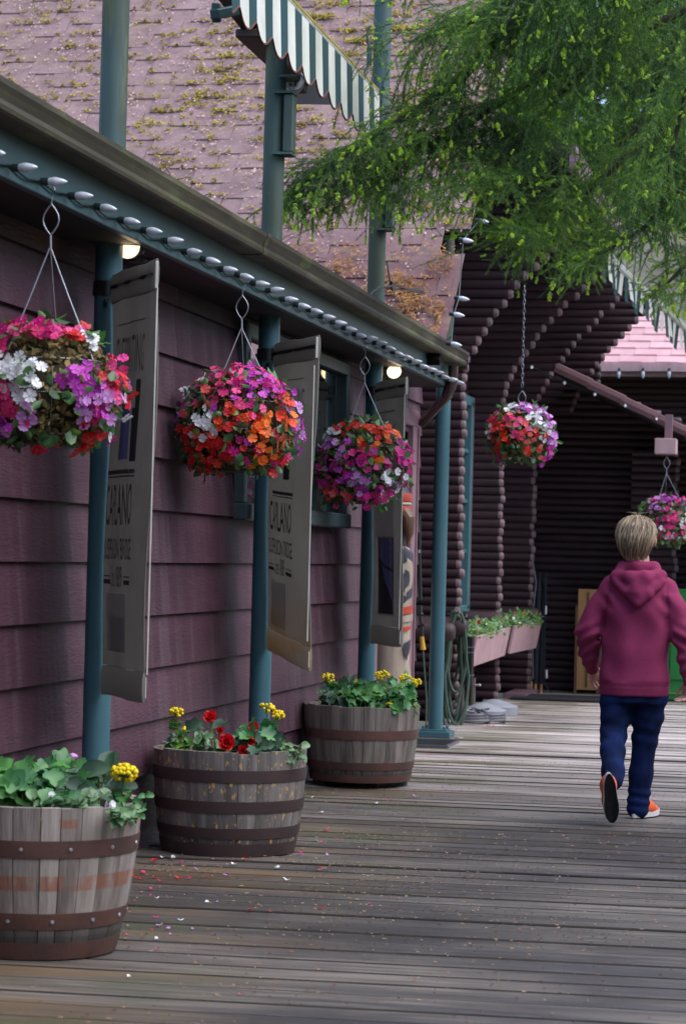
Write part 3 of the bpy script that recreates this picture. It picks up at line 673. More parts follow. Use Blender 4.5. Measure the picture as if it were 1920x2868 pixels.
# ------------------------------------------------------------------ flood lamps under the soffit
glow = mat('lit_lamp_lens', (1, .9, .75), rough=.3, emit=((1.0, .80, .50), .62))
def flood(px, py, X, lit, label, dirv, rad):
    p = Vector(onx(px, py, X)); t = thing('flood_lamp', label, 'lamp', p, group='flood lamps under the porch soffit')
    q = Vector(dirv).to_track_quat('Z', 'Y').to_matrix().to_4x4()
    b = MB(); b.lathe([(rad * 1.08, 0.004), (rad * 1.12, -.006), (rad * 1.0, -.03), (rad * .62, -.10), (rad * .6, -.15), (0, -.155)], 20, M=q); b.build('shell', M['blackmetal'], t)
    b = MB(); b.lathe([(rad, 0.0), (rad * .6, .010), (0, .014)], 20, M=q); b.build('lens', glow if lit else mat('unlit_lens', (.12, .12, .12), rough=.1, spec=.8), t)
    bp = q @ Vector((0, 0, -.11)); b = MB(); b.tube([bp, (bp.x, bp.y + .02, 2.605 - p.z)], .016, 8); b.lathe([(.05, 2.600 - p.z), (.045, 2.585 - p.z), (0, 2.583 - p.z)], 14, (bp.x, bp.y + .02, 0)); b.build('mount', M['blackmetal'], t)
    if lit:
        ld = bpy.data.lights.new('lamp_beam', 'SPOT'); ld.energy = .12; ld.color = (1, .74, .45); ld.spot_size = radians(150); ld.spot_blend = .8; ld.shadow_soft_size = rad
        lo = bpy.data.objects.new('lamp_beam', ld); COL.objects.link(lo); lo.parent = t
        lo.matrix_local = Matrix.Translation(q @ Vector((0, 0, .03))) @ Vector(dirv).to_track_quat('-Z', 'Y').to_matrix().to_4x4()
flood(358, 690, -2.84, True, 'lit round flood lamp under the soffit above the first banner', (.15, -1, -.12), .050)
flood(438, 706, -2.84, False, 'unlit flood lamp turned away beside the lit lamp above the first banner', (.75, .35, -.55), .046)
flood(1103, 1041, -2.83, True, 'lit round flood lamp hanging above the third banner near the gutter end', (.34, -.86, -.40), .048)

# ------------------------------------------------------------------ banners
def text_mesh(body, width, height, m, extrude=.0006, bold=0.0, shear=0.0):
    cu = bpy.data.curves.new('lettering', 'FONT'); cu.body = body; cu.size = 1; cu.extrude = 0; cu.offset = bold; cu.shear = shear
    cu.resolution_u = 3
    ob = bpy.data.objects.new('lettering_src', cu); COL.objects.link(ob)
    bpy.context.view_layer.update()
    me = bpy.data.meshes.new_from_object(ob.evaluated_get(bpy.context.evaluated_depsgraph_get()))
    bpy.data.objects.remove(ob); bpy.data.curves.remove(cu)
    co = np.array([v.co[:] for v in me.vertices]); lo, hi = co.min(0), co.max(0)
    for v in me.vertices: v.co = ((v.co.x - lo[0]) / (hi[0] - lo[0]) * width, 0, (v.co.y - lo[1]) / (hi[1] - lo[1]) * height)
    me.materials.clear(); me.materials.append(m); me.name = 'lettering'
    return me
def banner(i, ztop, zbot, rx, label, m, content, droop=0.0):
    p0 = Vector((PX, PY[i], ztop)); W = .60
    best = None
    for k in range(0, 900):
        ph = k * .1; d = Vector((sin(radians(ph)), -cos(radians(ph)), 0)); q = p0 + d * (W + .06)
        e = abs(proj(q)[0] - rx)
        if best is None or e < best[0]: best = (e, ph, d)
    ph, d = best[1], best[2]
    rz = atan2(d.y, d.x)
    t = thing('banner', label, 'banner', p0, rz, group='taupe banners hung from the posts')
    H = ztop - zbot; x0 = .065
    sd_ = -1                                     # local -Y faces the camera side
    bulge = lambda u, v: -.018 * sin(pi * u) * (.4 + .6 * sin(pi * v)) + .016 * sin(2 * pi * v + i) * u + .006 * sin(7 * v + 3 * u + i) + .004 * sin(19 * u + 5 * v + 2 * i)
    zz = lambda u, v: -.115 - (H - .115 - .12) * v
    pt = lambda u, v: (x0 + W * u, bulge(u, v), zz(u, v) - droop * u * v)
    b = MB(); nu, nv = 10, 30
    b.grid(lambda u, v: pt(u, v), nu, nv); b.grid(lambda u, v: (pt(1 - u, v)[0], pt(1 - u, v)[1] + .0025, pt(1 - u, v)[2]), nu, nv)
    b.build('cloth', m, t)
    # rod sleeves, flattened tubes of doubled cloth
    def sleeve(zc, h, dep, edge):
        b = MB(); n = 14
        def cs(u, k):
            a = 2 * pi * k / n
            return (x0 + W * u, bulge(u, edge) + dep * cos(a), zc + h / 2 * sin(a) + 0.004 * sin(6 * u) + (0.006 * (u - .5)) - droop * u * edge)
        vs = [cs(u / 8, k) for u in range(9) for k in range(n)]
        b.add(vs, [(u * n + k, u * n + (k + 1) % n, (u + 1) * n + (k + 1) % n, (u + 1) * n + k) for u in range(8) for k in range(n)], 0, True)
        return b.build('rod_sleeve', M['sleeve'] if (i != 1 or zc > -.3) else M['bannerstain'], t)
    sleeve(-.06, .122, .009, 0); sleeve(-H + .06, .122, .007, 1)
    b = MB()
    for zc, h in ((-.062, .105), (-H + .06 - droop, .10)):
        b.box((x0 + W + .003, -.002, zc), (.006, .012 if zc > -.3 else .006, h * (1 if zc > -.3 else .8)), bev=.002)
    b.box((x0 + W + .001, bulge(1, .5), -H / 2 - droop / 2), (.004, .006, H - .22)); b.build('edge_piping', M['ivory'], t)
    # clamp: band round the post, bolt, rod and pin
    for zc in (-.055,):
        b = MB(); b.lathe([(PR + .001, zc - .03), (PR + .007, zc - .03), (PR + .007, zc + .03), (PR + .001, zc + .03)], 24); b.box((-PR - .03, 0, zc), (.05, .02, .055), bev=.003)
        b.tube([(-PR - .035, -.03, zc), (-PR - .035, .03, zc)], .008, 8); b.tube([(PR, 0, zc), (x0 + W - .02, 0, zc)], .0105, 8)
        b.build('clamp', M['blackmetal'], t)
        b = MB(); b.lathe([(0, .012), (.012, .009), (.014, 0)], 10, (-PR - .035, -.03, zc), M=Matrix.Rotation(pi / 2, 4, 'X')); b.build('bolt', M['steel'], t)
        b = MB(); b.tube([(PR + .006, -.03, zc - .055), (PR + .05, -.034, zc - .055)], .009, 8); b.tube([(PR + .012, -.03, zc - .05), (PR + .012, -.03, zc - .08)], .007, 6); b.build('pin', M['blackmetal'], t)
    # printing: everything follows the bulge of the cloth
    def onto(me):
        for v in me.vertices:
            u = (v.co.x) / W; vv = (-v.co.z - .115) / (H - .235)
            v.co.y = bulge(u, max(0, min(1, vv))) - .0016 + v.co.y; v.co.x += x0; v.co.z -= droop * u * max(0, min(1, vv))
        return me
    def strip(name, xa, xb, za, zb, mm, lift=0.0, nx=8, nz=6, fn=None):
        b = MB(); b.grid(lambda u, v: (xa + (xb - xa) * u, -lift, (za + (zb - za) * v) if fn is None else fn(u, v)), nx, nz)
        return inst(name, onto(b.mesh(name, mm)), t)
    for c in content:
        if c[0] == 'text':
            me = text_mesh(c[1], c[4] - c[3], c[2], c[6], bold=c[7] if len(c) > 7 else 0.0, shear=c[8] if len(c) > 8 else 0.0)
            bm = bmesh.new(); bm.from_mesh(me)
            for v in bm.verts: v.co.x += c[3]; v.co.z += c[5]
            bm.to_mesh(me); bm.free(); inst('lettering', onto(me), t)
        elif c[0] == 'bar': strip('printed_rule', c[1], c[2], c[3], c[4], c[5], .0005, 8, 1)
        elif c[0] == 'pic': strip('printed_picture', c[1], c[2], c[3], c[4], c[5], .0004 + c[6] * .0004, 6, 10, c[7] if len(c) > 7 else None)
    b = MB()
    if i < 2:
        for k in range(9 if i == 1 else 3):
            z0_ = -RNG.uniform(.35, H - .3) if i == 1 else -RNG.uniform(.5, 1.0); x = RNG.uniform(.25, W - .03) if i == 1 else RNG.uniform(.3, .5)
            L = [(x, 0, z0_)]
            for s in range(RNG.choice([3, 4, 5])): x = min(W - .01, x + RNG.uniform(-.015, .035)); z0_ += RNG.uniform(-.07, .012); L.append((x, -.001, z0_))
            for (ax, ay, az), (bx, by, bz) in zip(L[:-1], L[1:]): b.add([(ax, -.001, az), (bx, -.001, bz), (bx + .0015, -.001, bz + .005), (ax + .0015, -.001, az + .005)], [(0, 1, 2, 3)])
        inst('crack', onto(b.mesh('crack', M['ivory'])), t)
    return t
ik, fd = M['ink'], M['inkfade']
def capi(za, hz, xa, xb, z2, h2, z3):
    return [('text', 'CAPILANO', hz, xa, xb, za, ik, .004), ('text', 'SUSPENSION BRIDGE', h2, xa - .01, xb + .01, z2, ik, .004), ('text', 'Since 1889', .085, xa + .09, xb - .12, z3, ik, .0, .25),
            ('bar', xa - .02, xa + .07, z3 + .03, z3 + .012, ik), ('bar', xa - .02, xa + .07, z3 + .046, z3 + .041, ik), ('bar', xb - .1, xb, z3 + .03, z3 + .012, ik), ('bar', xb - .1, xb, z3 + .046, z3 + .041, ik)]
c1 = [('bar', .09, .46, -.255, -.26, fd), ('text', 'CELEBRATING', .19, .06, .46, -.50, fd, .0),
      ('pic', .20, .34, -.53, -.98, M['photoblue'], 0), ('pic', .34, .40, -.53, -.98, M['banner'], 1), ('pic', .385, .44, -.53, -.98, M['photogreen'], 2), ('pic', .36, .44, -.66, -.98, M['photodark'], 3, lambda u, v: -.98 + (.14 + .2 * u) * (1 - v)),
      ('bar', .07, .46, -1.005, -1.022, ik), ('bar', .07, .46, -1.03, -1.036, ik)]
c1 = [x for x in c1 if x[0] != 'bar' or x[3] > -.3] + [('bar', .05, .44, -.855, -.872, ik), ('bar', .05, .44, -.88, -.886, ik)]
c1 = [('bar', .09, .46, -.215, -.22, fd), ('text', 'CELEBRATING', .15, .06, .46, -.42, fd, .0), ('pic', .20, .34, -.45, -.76, M['photoblue'], 0), ('pic', .385, .44, -.45, -.76, M['photogreen'], 2),
      ('pic', .36, .44, -.56, -.77, M['photodark'], 3), ('bar', .05, .44, -.80, -.817, ik), ('bar', .05, .44, -.824, -.83, ik)] + capi(-1.02, .165, .05, .42, -1.155, .085, -1.265) + \
     [('pic', .06, .34, -1.29, -1.52, M['photogrey'], 0), ('pic', .10, .32, -1.38, -1.52, M['photogrey'], 1)]
banner(0, 2.475, .775, 440, 'taupe banner on the nearest post, clean cloth with dark lettering', M['banner'], c1)
c2 = [('bar', .09, .44, -.20, -.205, fd), ('text', 'CELEBRATING', .13, .08, .46, -.38, fd), ('pic', .16, .24, -.42, -.66, M['photoblue'], 0), ('pic', .26, .33, -.42, -.70, M['photodark'], 1),
      ('bar', .08, .40, -.762, -.778, ik), ('bar', .08, .40, -.785, -.79, ik)] + capi(-.965, .15, .04, .38, -1.085, .08, -1.185) + [('pic', .05, .28, -1.22, -1.45, M['photogrey'], 0)]
banner(1, 2.455, .86, 887, 'cracked taupe banner with rust-stained lower hem on the second post', M['bannerstain'], c2, .085)
c3 = [('bar', .06, .42, -.20, -.206, ik), ('text', 'CELEBRATING', .135, .04, .45, -.42, M['photogrey'], .015), ('text', '125 YEARS', .10, .06, .40, -.57, M['photogrey'], .012), ('pic', .05, .46, -.78, -1.0, M['photogrey'], 0),
      ('pic', .145, .475, -.99, -1.485, M['ivory'], 0), ('pic', .16, .462, -1.0, -1.475, M['photoblue'], 1), ('pic', .16, .462, -1.0, -1.475, M['photodark'], 2, lambda u, v: -1.475 + (.34 * (1 - u) ** 1.3 + .04 + .03 * sin(40 * u)) * (1 - v)),
      ('pic', .16, .462, -1.14, -1.16, M['photodark'], 3, lambda u, v: -1.13 - .09 * u + .02 * u * u - .016 * v)]
banner(2, 2.475, .80, 1137, 'taupe banner with a blue framed picture on the third post', M['banner'], c3)

# ------------------------------------------------------------------ flowers
def flower_mesh(col, seed, R=.025):
    r = random.Random(seed); b = MB()
    for k in range(5):
        a = 2 * pi * k / 5 + r.uniform(-.12, .12); ca, sa = cos(a), sin(a); w = R * r.uniform(.42, .54); cup = r.uniform(-.1, .4)
        P2 = [(0.05, 0, 0), (.42, -.62, .10), (.76, -1.0, .16), (1.05, -.55, .10), (.93, 0, .02), (1.05, .55, .10), (.76, 1.0, .16), (.42, .62, .10)]
        vs = []
        for u, v, h in P2:
            x, y = R * u, w * v; vs.append((x * ca - y * sa, x * sa + y * ca, R * (h * cup * 2 + u * u * cup * .6) + r.uniform(-.001, .001) + k * .0006))
        vs.append((R * .55 * ca, R * .55 * sa, R * (.05 * cup) - .0015 + k * .0006)); c = len(vs) - 1
        b.add(vs, [(c, i, (i + 1) % 8) for i in range(8)], 0, True)
    b.lathe([(R * .08, .002), (R * .05, .0045), (0, .005)], 5, mat=1)
    return b.mesh('flower', [M['pet_' + col], M['eye']], sharp=80)
_fl = {}
def fl(col):
    if col not in _fl: _fl[col] = [flower_mesh(col, sum(map(ord, col)) % 97 + s) for s in range(3)]
    return RNG.choice(_fl[col])
def leaf_cloud(n, fn, name, m, parent, size=(.03, .018), fold=.25, dihedral=True):
    """n small folded pointed leaves, fn(i) -> (pos, normal, length)"""
    T = np.array([(0, 0, 0), (.35, .5, .1), (.75, .38, .08), (1, 0, -.06), (.75, -.38, .08), (.35, -.5, .1), (.5, 0, -.02)])
    FT_ = np.array([(0, 6, 1), (1, 6, 2), (2, 6, 3), (3, 6, 4), (4, 6, 5), (5, 6, 0)])
    V = np.zeros((n, 7, 3)); 
    for i in range(n):
        p, nn, L = fn(i); nn = Vector(nn).normalized(); a = nn.orthogonal().normalized(); a.rotate(Matrix.Rotation(RNG.uniform(0, 6.283), 3, nn))
        tilt = RNG.uniform(-.3, .9); d = (a * cos(tilt) + nn * sin(tilt)).normalized(); s = nn.cross(a).normalized(); h = d.cross(s)
        B = np.array([list(d), list(s), list(-h)]); V[i] = np.array(p) + (T * np.array([1, RNG.uniform(.5, .75), 1]) * L) @ B
    F = (FT_[None] + 7 * np.arange(n)[:, None, None]).reshape(-1, 3)
    o = inst(name, np_mesh(name, V.reshape(-1, 3), F, m, smooth=True), parent); o['kind'] = 'stuff'; return o
def sph(az, el):      # az 0 faces the camera, + to the right
    a, e = radians(az), radians(el); v = Vector((sin(a) * cos(e), -cos(a) * cos(e), sin(e))); v.rotate(Matrix.Rotation(YAW - .0, 3, 'Z')); return v
def basket(label, hook, zc, R, patches, mossy, seed, chain=0.0, nl=480, squash=.95, only=None):
    global RNG
    keep = RNG; RNG = random.Random(seed)
    hook = Vector(hook); c = Vector((hook.x, hook.y, zc))
    t = thing('hanging_basket', label, 'flower basket', c, group='hanging flower baskets')
    surf = lambda v, k=1.0: Vector((v.x * R * k, v.y * R * k, v.z * R * k * squash - .0))
    b = MB(); k = .78
    b.lathe([(0.001, -R * .80 * squash)] + [(R * k * cos(radians(e)), R * k * squash * sin(radians(e)) if e > -55 else -R * .80 * squash) for e in range(-60, 81, 10)] + [(0.001, R * k * squash)], 20); b.build('soil_ball', M['core'], t)
    def mossf(i):
        v = sph(RNG.uniform(-180, 180), RNG.uniform(-62, 75)); 
        return surf(v, RNG.uniform(.78, .92)), v + Vector((RNG.gauss(0, .7), RNG.gauss(0, .7), RNG.gauss(0, .7))), RNG.uniform(.014, .036)
    leaf_cloud(3200 if mossy > .5 else 1700, mossf, 'moss', M['basketmoss'], t)
    def leaff(i):
        while True:
            v = sph(RNG.uniform(-180, 180), degrees_el(RNG))
            if mossy > .5 and .28 < v.z < .72 and v.x > -.15: continue
            if mnoise.noise(Vector(v) * 3.1 + Vector((seed, 0, 0))) > -.28 + (.22 if mossy > .5 else 0): break
        return surf(v, RNG.uniform(.82, 1.08)), v + Vector((RNG.gauss(0, .3), RNG.gauss(0, .3), .35)), RNG.uniform(.032, .062)
    degrees_el = lambda r: math.degrees(math.asin(r.uniform(-.86, 1)))
    leaf_cloud(nl, leaff, 'foliage', M['leaf'], t)
    leaf_cloud(nl // 7, leaff, 'new_leaves', M['leafbright'], t)
    # wire cage and hanger
    b = MB()
    for e in (28, -6, -50):
        rr = R * .87 * cos(radians(e)); z = R * .87 * squash * sin(radians(e)); b.tube([(rr * cos(2 * pi * j / 28), rr * sin(2 * pi * j / 28), z) for j in range(28)], .0015, 5, closed=True)
    for j in range(10): b.tube([surf(sph(j * 36 + 12, e), .875) for e in range(-58, 30, 11)], .0015, 5)
    b.build('wire_cage', M['wirecoat'], t)
    top = hook - c; b = MB(); zt = top.z
    zring = zt - chain - .03
    if chain > 0:
        n = int(chain / .035)
        for i in range(n):
            zz = zt - chain * (i + .5) / n; w = .009; ln = chain / n * .62
            ax = Vector((1, 0, 0)) if i % 2 else Vector((0, 1, 0))
            b.tube([Vector((0, 0, zz)) + ax * w * cos(a) + Vector((0, 0, 1)) * ln * sin(a) for a in [2 * pi * q / 8 for q in range(8)]], .0020, 5, closed=True)
    else:
        b.tube([Vector((.011 * cos(a), 0, zt + .02 + .014 * sin(a))) for a in [2 * pi * q / 10 for q in range(9)]] + [Vector((0, 0, zt - .03))], .003, 6)
    lp = .07; b.tube([Vector((0, 0, zring)) + Vector((.03 * sin(pi * q / 6) * (1 if 1 else 0), 0, -lp * 1.6 * q / 6)) for q in range(7)], .003, 5)
    b.tube([Vector((0, 0, zring)) + Vector((-.03 * sin(pi * q / 6), 0, -lp * 1.6 * q / 6)) for q in range(7)], .003, 5)
    zn = zring - lp * 1.6; b.tube([(0, 0, zn), (.002, 0, zn - .05)], .005, 6)
    for az in (-35, 55, 175) if chain <= 0 else (-50, 60, 170):
        q = surf(sph(az, 28), .87); b.tube([Vector((0, 0, zn - .04)), Vector((q.x * .45, q.y * .45, zn - .04 + (q.z - zn) * .42)), q], .0026, 5)
    b.build('hanger', M['wirecoat'], t)
    nf = 0
    for (az, el, sa, se, n, cols) in patches:
        for i in range(int(n * 1.42)):
            v = sph(az + RNG.gauss(0, sa * 1.05) , max(-64, min(88, el + RNG.gauss(0, se * 1.15))))
            if only and not only(v): continue
            p = surf(v, RNG.uniform(.95, 1.11)); nn = (v + Vector((RNG.gauss(0, .42), RNG.gauss(0, .42) - .2, RNG.gauss(0, .42) + .1))).normalized()
            q = nn.to_track_quat('Z', 'Y').to_matrix().to_4x4() @ Matrix.Rotation(RNG.uniform(0, 6.28), 4, 'Z'); s = RNG.uniform(.68, 1.02)
            inst('flower', fl(RNG.choice(cols)), t, mtx=Matrix.Translation(p) @ q @ Matrix.Scale(s, 4)); nf += 1
    RNG = keep
    return t
HX = -2.75
mg, pk_, rd, sc_, orr, vi, li, wh, sa, pu = 'magenta', 'pink', 'red', 'scarlet', 'orange', 'violet', 'lilac', 'white', 'salmon', 'purple'
basket('largest flower basket at the left edge, white blooms across its mossy front', onx(145, 548, HX), 1.36 + (1540 - 1095) / FPX * 8.45, .282,
    [(-60, 50, 18, 8, 9, [mg, pk_]), (-15, 58, 25, 7, 12, [mg, pk_]), (20, 58, 18, 6, 10, [pk_, mg, mg]), (-45, 35, 8, 7, 7, [mg, pk_]), (0, 46, 6, 3, 3, [rd, pk_]), (38, 48, 6, 3, 4, [rd]), (52, 46, 4, 3, 4, [wh]),
     (-34, 14, 12, 5, 18, [wh]), (-8, 13, 8, 5, 14, [wh]), (-12, -6, 5, 6, 8, [wh]), (-35, 5, 8, 6, 5, [wh]), (34, 4, 7, 6, 10, [vi]), (42, -8, 6, 5, 6, [li, vi]), (62, 18, 8, 6, 7, [pk_, rd]), (70, 4, 7, 8, 7, [rd, pk_]),
     (68, -8, 7, 6, 7, [li, pk_]), (45, -20, 7, 5, 6, [li, vi]), (56, -26, 8, 6, 5, [rd, pk_]), (-22, -12, 6, 8, 6, [mg, pk_]), (-18, -22, 5, 5, 4, [pk_]), (-4, -25, 6, 5, 4, [li]), (-26, -34, 9, 4, 6, [li, vi]), (-40, -40, 6, 6, 3, [li]), (60, -48, 8, 7, 6, [rd]), (8, -60, 12, 2, 4, [mg, rd]), (120, 10, 30, 30, 12, [mg, rd, wh]), (-100, 0, 20, 30, 8, [mg, li])], .9, 3, nl=300, squash=.86)
basket('flower basket of orange, scarlet and violet blooms hanging before the second post', onx(679, 810, HX), 1.36 + (1547 - 1192) / FPX * 11.25, .285,
    [(0, 62, 40, 9, 18, [mg, pk_]), (-22, 48, 14, 8, 8, [sa, pk_]), (-38, 26, 10, 7, 9, [sa, pk_]), (14, 38, 14, 9, 16, [vi, mg]), (36, 48, 10, 8, 10, [vi]), (55, 34, 9, 8, 12, [vi, mg]), (-60, 48, 5, 5, 4, [wh]), (-80, 38, 6, 5, 4, [wh]), (-70, 12, 8, 10, 7, [vi, pu]),
     (8, 14, 9, 6, 8, [mg, pk_]), (-4, 2, 11, 7, 8, [sc_, rd]), (-28, 0, 6, 6, 11, [wh]), (-36, -12, 5, 4, 3, [wh, sa]), (24, 4, 7, 6, 6, [orr]), (24, -10, 8, 6, 8, [orr]), (50, 10, 9, 8, 9, [orr, sc_]), (48, -12, 8, 6, 7, [orr, sa]), (74, 8, 8, 10, 9, [vi, li]), (84, -8, 6, 8, 4, [vi]),
     (-58, -20, 10, 8, 10, [rd]), (-32, -28, 9, 7, 10, [rd, sc_]), (-12, -30, 8, 7, 8, [rd]), (4, -32, 9, 6, 8, [mg, vi]), (-40, -46, 12, 6, 8, [rd]), (28, -34, 6, 4, 4, [orr]), (58, -30, 8, 8, 6, [pk_, rd]), (62, -46, 6, 6, 4, [rd, pk_]), (130, 10, 30, 30, 10, [mg, vi])], .4, 5, nl=420)
basket('flower basket of deep magenta with a scarlet top, before the third banner', onx(1022, 985, HX), 1.36 + (1553 - 1302) / FPX * 14.3, .285,
    [(-30, 52, 22, 7, 12, [rd, sc_]), (20, 50, 22, 7, 14, [sc_, rd]), (45, 42, 10, 6, 8, [sc_, orr]), (-55, 45, 8, 7, 6, [wh]), (-50, 22, 9, 8, 7, [li]), (-35, 12, 8, 8, 5, [li, vi]), (4, 20, 12, 5, 5, [orr, rd]), (16, 8, 5, 5, 4, [orr]), (-60, 0, 12, 12, 12, [pu, mg]), (-28, 0, 12, 9, 14, [pu, mg]), (0, 0, 10, 8, 12, [mg, pu]),
     (60, 16, 11, 9, 14, [mg, vi]), (72, -5, 9, 10, 9, [mg]), (45, 4, 9, 8, 7, [mg, pu]), (32, -14, 8, 5, 6, [wh]), (46, -24, 8, 7, 8, [wh, li]), (-20, -20, 10, 7, 9, [li, vi]), (-2, -26, 9, 6, 9, [li]), (10, -32, 9, 7, 9, [mg, vi]), (-45, -26, 12, 8, 10, [pk_, mg]), (-60, -42, 8, 6, 6, [sc_, sa]), (-32, -44, 8, 6, 6, [sa, pk_]), (14, -46, 14, 6, 9, [mg]), (40, -38, 8, 6, 7, [wh, mg]), (130, 10, 30, 30, 8, [mg])], .5, 8, nl=430)
basket('chain-hung flower basket with lilac and white crown, in front of the log cabin', onx(1468, 800, -2.35), 1.36 + (1570 - 1226) / FPX * 18.4, .262,
    [(-30, 55, 14, 7, 12, [wh]), (10, 58, 25, 8, 18, [li, vi]), (35, 45, 12, 8, 10, [li, wh]), (-70, 30, 6, 6, 4, [mg, pk_]), (-52, 24, 10, 6, 9, [rd, sc_]), (-30, 28, 8, 6, 7, [sa, pk_]), (-6, 24, 10, 7, 12, [sa, pk_]), (24, 24, 9, 8, 10, [wh]), (34, 6, 10, 7, 8, [wh, sa]), (-56, 4, 8, 8, 6, [rd]), (-36, -2, 8, 6, 5, [rd, sc_]), (-12, 2, 10, 8, 6, [rd, pk_]),
     (12, -6, 9, 8, 8, [rd, sa]), (-44, -26, 6, 6, 4, [rd]), (6, -22, 5, 5, 3, [rd]), (58, 25, 9, 12, 14, [vi, li]), (66, 0, 8, 10, 14, [vi, li]), (56, -22, 9, 9, 14, [mg, vi]), (66, -38, 8, 7, 8, [vi, mg]), (34, -28, 6, 6, 4, [rd, sa]), (-65, -40, 8, 8, 4, [rd, mg]), (-70, 5, 6, 10, 4, [wh])], .2, 12, chain=.78, nl=480)
basket('flower basket of magenta and lilac at the right edge, above the walking person', (float(ony(1866, 1272, 22.9)[0]), 22.9, float(ony(1866, 1272, 22.9)[2])), 1.36 + (1582 - 1468) / FPX * 23.2, .285,
    [(-20, 58, 25, 9, 16, [li, vi]), (30, 50, 22, 9, 14, [vi, mg]), (-50, 40, 10, 8, 6, [li, mg]), (-30, 24, 10, 8, 6, [li, vi]), (0, 18, 12, 9, 10, [mg]), (-8, 0, 12, 9, 9, [mg, pk_]), (30, 10, 10, 8, 8, [wh]), (20, -14, 12, 8, 6, [pk_, mg]), (-20, -22, 10, 8, 5, [mg, wh]), (40, -20, 10, 9, 8, [wh, mg]), (60, 10, 12, 12, 9, [mg, vi]), (0, -36, 16, 6, 5, [wh, pk_])], .2, 15, nl=440, squash=.9)
# ------------------------------------------------------------------ half barrel planters
def barrel(label, x, y, r0, r1, z0, H, hoops, sm, hm, rz, n=26, rivets=False, soilz=.06, rough_rim=.004):
    t = thing('barrel_planter', label, 'planter', (x, y, 0), rz, group='half barrel planters along the posts')
    rr = lambda z: r0 + (r1 - r0) * ((z - z0) / H) ** .8 + .010 * sin(pi * (z - z0) / H)
    zs = [z0 + H * k / 8 for k in range(9)]
    def stave(w, top, gap):
        b = MB(); th = .028; vs = []
        for z in zs:
            zz = z if z < z0 + H - 1e-6 else z + top
            for R_, s in ((rr(z), -1), (rr(z) + .0012, 0), (rr(z), 1), (rr(z) - th, 1), (rr(z) - th, -1)):
                a = s * (w / 2 - gap / rr(z)); vs.append((R_ * cos(a), R_ * sin(a), zz))
        k = 5
        b.add(vs, [(i * k + j, i * k + (j + 1) % k, (i + 1) * k + (j + 1) % k, (i + 1) * k + j) for i in range(8) for j in range(k)], 0)
        b.add(vs, [(4, 3, 2, 1, 0), (40, 41, 42, 43, 44)]); return b.mesh('stave', sm)
    ws = [RNG.uniform(.75, 1.3) for _ in range(n)]; S = sum(ws); a = 0
    ms = {}
    for w in ws:
        wa = round(2 * pi * w / S, 2); tp = RNG.choice([0, .002, -rough_rim, rough_rim * .6])
        k = (wa, tp)
        if k not in ms: ms[k] = stave(2 * pi * w / S, tp, RNG.choice([.0004, .0008, .0016]))
        inst('stave', ms[k], t, (0, 0, 0), (0, 0, a + pi * w / S)); a += 2 * pi * w / S
    for (za, zb) in hoops:
        b = MB(); ra, rb_ = rr(za) + .0012, rr(zb) + .0012
        b.lathe([(ra - .002, za), (ra + .0035, za), ((ra + rb_) / 2 + .0042, (za + zb) / 2), (rb_ + .0035, zb), (rb_ - .002, zb)], 64); o = b.build('hoop', hm, t)
        if rivets and za > .08:
            b = MB()
            for k in range(13):
                w = 2 * pi * (k + .3 * (za > .3)) / 13; zc = (za + zb) / 2; R_ = (ra + rb_) / 2 + .004; q = Vector((cos(w), sin(w), 0)).to_track_quat('Z', 'Y').to_matrix().to_4x4()
                b.lathe([(.0075, 0), (.006, .003), (0, .0045)], 8, (R_ * cos(w), R_ * sin(w), zc), M=q)
            b.build('rivets', M['steel'], o)
    b = MB(); b.lathe([(rr(z0 + .02) - .03, z0 + .015), (0, z0 + .015)], 32); R_ = rr(z0 + H) - .03
    b.grid(lambda u, v: ((R_ * u) * cos(2 * pi * v), (R_ * u) * sin(2 * pi * v), z0 + H - soilz + .012 * mnoise.noise(Vector((u * 5 * cos(2 * pi * v), u * 5 * sin(2 * pi * v), r1 * 9)))), 6, 28); b.build('soil', M['soil'], t)
    return t
def barrel_c(px, Y):     # centre on the deck below a photograph column
    p = ony(px, 2300, Y); return float(p[0]), Y
b1x, b1y = barrel_c(112, 7.77)
B1 = barrel('weathered pale barrel planter at the left edge with riveted rusty hoops', b1x, b1y, .262, .345, .0, .508, [(.345, .402), (.106, .16), (.004, .06)], M['stave1'], M['rust'], 2.3, 26, rivets=True)
b2x, b2y = float(ony(645, 2110, 10.63)[0]), 10.63
B2 = barrel('dark lichen-spotted barrel planter with four brown hoops and red begonias', b2x, b2y, .298, .350, .0, .47, [(.337, .391), (.2, .252), (.083, .132), (.004, .06)], M['stave2'], M['hoopdark'], .4, 28, soilz=.045, rough_rim=.007)
b3x, b3y = float(ony(1012, 1990, 13.95)[0]), 13.95
B3 = barrel('brown barrel planter raised on blocks, furthest of the three, with yellow blooms', b3x, b3y, .292, .345, .035, .445, [(.288, .343), (.11, .155), (.036, .08)], M['stave3'], M['rust'], 1.1, 28, soilz=.05)
b = MB(); b.box((.05, -.16, .017), (.30, .09, .034), bev=.003); b.box((-.05, .14, .017), (.34, .09, .034), bev=.003)
b.build('block', mat('grey_block', (.07, .065, .06), rough=.9), B3)

